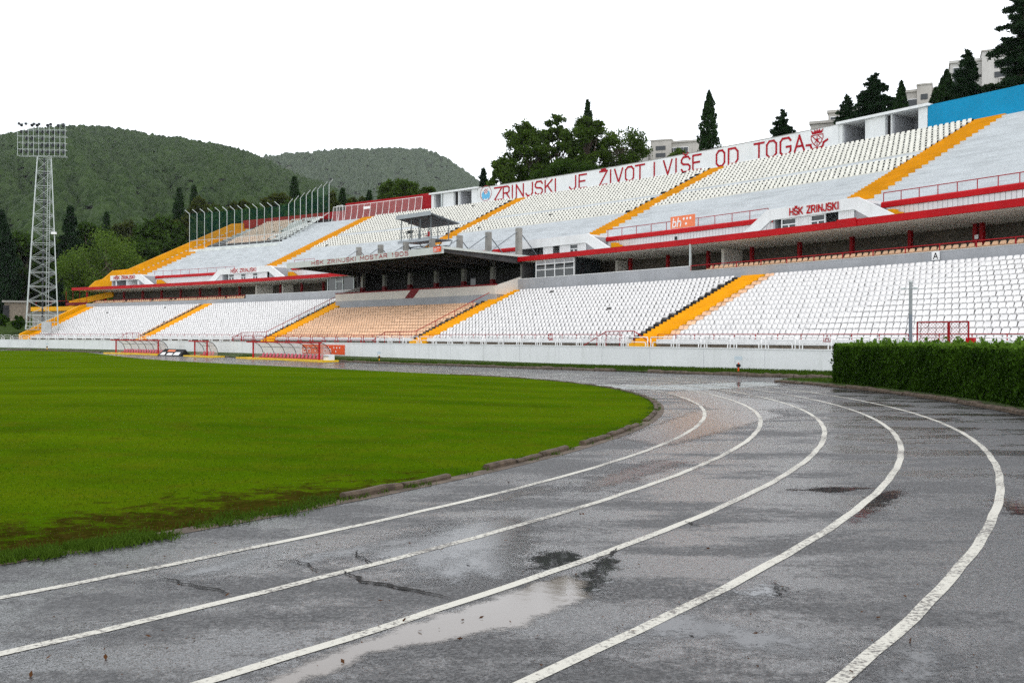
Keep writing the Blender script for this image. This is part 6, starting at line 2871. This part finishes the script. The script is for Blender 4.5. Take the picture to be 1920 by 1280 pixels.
# ------------------------------------------------------------------ apartment blocks above the stand
def block(name, label, u0, u1, v0, v1, Y, m, rz, cells, depth=9.0, tower=None, bal=()):
    xa, _, zt = at(u0, v0, Y)
    xb, _, zb = at(u1, v1, Y)
    w = xb - xa
    o = empty('apartment_block', ((xa + xb) / 2, Y, zb), label, 'building')
    ctr = np.array([(xa + xb) / 2, Y, 0])
    c, s_ = math.cos(rz), math.sin(rz)

    def pt(lx, ly, z):
        return (ctr[0] + lx * c - ly * s_, ctr[1] + lx * s_ + ly * c, z)

    def bx(l0, l1, y0, y1, z0, z1, nm, mm, par=o):
        q = MB()
        p = [(l0, y0), (l1, y0), (l1, y1), (l0, y1)]
        q.hexa([pt(a, b, z0) for a, b in p] + [pt(a, b, z1) for a, b in p])
        return q.build(nm, mm, par)
    bx(-w / 2, w / 2, 0, depth, zb - 8, zt, 'wall', m)
    bx(-w / 2 - .15, w / 2 + .15, -.2, depth + .1, zt + .002, zt + .35, 'roof_edge', m)
    if tower:
        a, b, hgt = tower
        st_ = bx(-w / 2 + w * a, -w / 2 + w * b, -.7, depth * .7, zb - 8, zt + hgt, 'stair_tower', m)
        bx(-w / 2 + w * a - .1, -w / 2 + w * b + .1, -.8, depth * .7 + .1, zt + hgt + .002, zt + hgt + .22, 'tower_cap', M['plaster'], st_)
        for q in (.3, 1.6):
            bx(-w / 2 + w * (a + (b - a) * .25), -w / 2 + w * (a + (b - a) * .72), -.76, -.702, zt - q - 1.0, zt - q - .25, 'tower_window', M['glass'], st_)
    H = zt - zb
    for (a, b, za, zc, k) in cells:
        l0, l1 = -w / 2 + w * a, -w / 2 + w * b
        z0, z1 = zb + H * za, zb + H * zc
        if k == 'win':
            f_ = bx(l0, l1, -.08, -.002, z0, z1, 'window', M['white'])
            nn_ = max(1, int((l1 - l0) / .9))
            for i in range(nn_):
                q0 = l0 + .08 + (l1 - l0 - .08) * i / nn_
                bx(q0, q0 + (l1 - l0 - .08) / nn_ - .08, -.12, -.082, z0 + .1, z1 - .1, 'pane', M['glass'], f_)
        elif k == 'bal':
            b_ = bx(l0, l1, -.06, -.002, z0, z1, 'balcony', M['beam'])
            bx(l0 - .1, l1 + .1, -1.2, -.07, z0 - .12, z0 + .02, 'balcony_floor', M['plaster_pale'], b_)
            bx(l0 - .1, l1 + .1, -1.25, -1.16, z0 + .021, z0 + (z1 - z0) * .38, 'balustrade', M['plaster_pale'], b_)
            bx(l0 - .1, l1 + .1, -1.2, -.07, z1, z1 + .14, 'canopy_slab', m, b_)
            for q in (l0 - .1, l1 - .02):
                bx(q, q + .12, -1.15, -.065, z0 + .025, z1 - .003, 'side_wall', m, b_)
        elif k == 'band':
            bx(l0, l1, -.05, -.002, z0, z1, 'ledge', M['beam'])
    return o


block('a', 'pale apartment block between the pine group and the lone cypress', 1219, 1312, 268, 330, 175, M['plaster'], -.35,
      [(.35, .75, .55, .86, 'win'), (.05, .2, .5, .62, 'band')], 10, (.0, .42, .45))
block('b', 'white house wall behind the open pine', 1128, 1214, 284, 340, 182, M['plaster_pale'], -.3, [(.62, .9, .2, .45, 'win'), (.15, .4, .45, .7, 'win')], 9)
block('c', 'grey apartment block with balcony left of the cypress clump', 1699, 1790, 170, 262, 132, M['plaster'], -.42,
      [(.03, .26, .52, .86, 'win'), (.62, .98, .55, .84, 'bal'), (.62, .98, .18, .42, 'bal'), (.03, .3, .2, .3, 'band'), (.62, .98, .9, .94, 'band')], 9, (.22, .5, .7))
block('d', 'tall apartment block in the upper right corner behind the dark conifer', 1786, 1935, 112, 230, 128, M['plaster_pale'], -.40,
      [(.03, .22, .62, .93, 'win'), (.03, .22, .32, .55, 'win'), (.28, .5, .55, .60, 'band'), (.56, .9, .42, .66, 'bal'), (.3, .5, .74, .78, 'band'), (.56, .9, .05, .28, 'bal')], 10, (.36, .92, 1.0))
block('e', 'low house roof with a glazed balcony left of the wide cedar', 1552, 1616, 210, 262, 126, M['plaster'], -.4, [(.05, .6, .45, .86, 'win')], 8)
block('f', 'low grey roof edge peeping over the wall beside the red crest', 1518, 1560, 232, 270, 122, M['plaster'], -.4, [(.2, .5, .3, .6, 'win')], 8)

# ------------------------------------------------------------------ wooded hills
def hill(name, crest, Y0, Y1, zbase, seed, mleaf, mground, nb, br, u0, u1, label):
    rg = np.random.default_rng(seed)
    cu, cv = zip(*crest)

    def height(u, t):
        Y = Y0 + (Y1 - Y0) * t
        zc = HC + (hv(u) - np.interp(u, cu, cv)) * (Y1) / FPX
        prof = np.clip(t, 0, 1) ** .9
        und = .05 * np.sin(u * .021 + t * 5 + seed) + .035 * np.sin(u * .047 - t * 9) + .03 * np.sin(u * .09 + t * 17)
        z = zbase + (zc - zbase) * prof + und * (zc - zbase) * t * (1 - t) * 2
        return Y, np.where(t > 1, zbase + (zc - zbase) * (1 - (t - 1) * .7), z)
    nu__, nt__ = 120, 40
    vs, fs = [], []
    for i in range(nu__ + 1):
        u = u0 + (u1 - u0) * i / nu__
        for j in range(nt__ + 1):
            t = 1.25 * j / nt__
            Y, z = height(u, np.float64(t))
            vs.append(((u - 960) / FPX * Y, Y, float(z)))
    for i in range(nu__):
        for j in range(nt__):
            q = i * (nt__ + 1) + j
            fs.append((q, q + nt__ + 1, q + nt__ + 2, q + 1))
    mb = MB()
    mb.v, mb.f = vs, fs
    mb.build(name, mground, smooth_=True, kind='structure')
    # tree crowns over the slope
    u = rg.uniform(u0, u1, nb)
    t = rg.uniform(.02, 1.03, nb)
    Y, z = height(u, t)
    x = (u - 960) / FPX * Y
    r = br * rg.uniform(.55, 1.45, nb)
    # low dome: hexagonal, jittered
    dirs = [(math.cos(a), math.sin(a), 0) for a in np.linspace(0, 2 * math.pi, 7)[:-1]] + [(.55 * math.cos(a + .5), .55 * math.sin(a + .5), .75) for a in np.linspace(0, 2 * math.pi, 7)[:-1]] + [(0, 0, 1.05)]
    D = np.array(dirs)
    nv = len(D)
    C = np.stack([x, Y, z - .1 * r], 1)
    V = C[:, None, :] + D[None] * r[:, None, None] * rg.uniform(.7, 1.3, (nb, nv, 1)) * np.array([1, 1, 1.15])
    F_ = []
    for k in range(6):
        F_ += [(k, (k + 1) % 6, 6 + k), ((k + 1) % 6, 6 + (k + 1) % 6, 6 + k), (6 + k, 6 + (k + 1) % 6, 12)]
    F_ = np.array(F_, np.int32)
    idx = (F_.ravel()[None] + (np.arange(nb) * nv)[:, None]).ravel().astype(np.int32)
    me = bpy.data.meshes.new('hill_forest')
    me.vertices.add(nb * nv)
    me.vertices.foreach_set('co', V.astype(np.float32).ravel())
    me.loops.add(len(idx))
    me.loops.foreach_set('vertex_index', idx)
    me.polygons.add(len(idx) // 3)
    me.polygons.foreach_set('loop_start', np.arange(0, len(idx), 3, dtype=np.int32))
    me.polygons.foreach_set('loop_total', np.full(len(idx) // 3, 3, np.int32))
    me.update(calc_edges=True)
    me.materials.append(mleaf)
    o = bpy.data.objects.new('hill_forest', me)
    COL.objects.link(o)
    tag(o, label, None, None, 'stuff')


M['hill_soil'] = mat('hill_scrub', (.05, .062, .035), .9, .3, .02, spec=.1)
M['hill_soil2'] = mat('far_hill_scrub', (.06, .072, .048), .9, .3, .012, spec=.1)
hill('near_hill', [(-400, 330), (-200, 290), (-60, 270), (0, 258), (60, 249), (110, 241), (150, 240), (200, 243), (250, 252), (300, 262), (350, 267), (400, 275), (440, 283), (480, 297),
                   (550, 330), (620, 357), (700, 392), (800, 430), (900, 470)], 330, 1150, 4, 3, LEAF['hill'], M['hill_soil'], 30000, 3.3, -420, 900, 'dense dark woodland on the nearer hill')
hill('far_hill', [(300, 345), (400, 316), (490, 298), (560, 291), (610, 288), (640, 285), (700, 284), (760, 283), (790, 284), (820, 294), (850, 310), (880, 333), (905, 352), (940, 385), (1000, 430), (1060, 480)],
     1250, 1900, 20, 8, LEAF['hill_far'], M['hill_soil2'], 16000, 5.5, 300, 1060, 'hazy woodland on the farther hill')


# ------------------------------------------------------------------ haze
hz = MB()
hx0_, hx1_, hy0_, hy1_, hz0_, hz1_ = -2600, 1500, -160, 2700, -3.2, 420
hz.hexa([(hx0_, hy0_, hz0_), (hx1_, hy0_, hz0_), (hx1_, hy1_, hz0_), (hx0_, hy1_, hz0_), (hx0_, hy0_, hz1_), (hx1_, hy0_, hz1_), (hx1_, hy1_, hz1_), (hx0_, hy1_, hz1_)])
hm_ = bpy.data.materials.new('haze')
hm_.use_nodes = True
nt = hm_.node_tree
nt.nodes.clear()
vo = nt.nodes.new('ShaderNodeVolumePrincipled')
vo.inputs['Color'].default_value = (.90, .94, .98, 1)
vo.inputs['Density'].default_value = .00005
vo.inputs['Anisotropy'].default_value = .2
ou = nt.nodes.new('ShaderNodeOutputMaterial')
nt.links.new(vo.outputs[0], ou.inputs['Volume'])
haze = hz.build('haze', hm_, kind='stuff')
haze['label'] = 'thin pale haze over the valley'
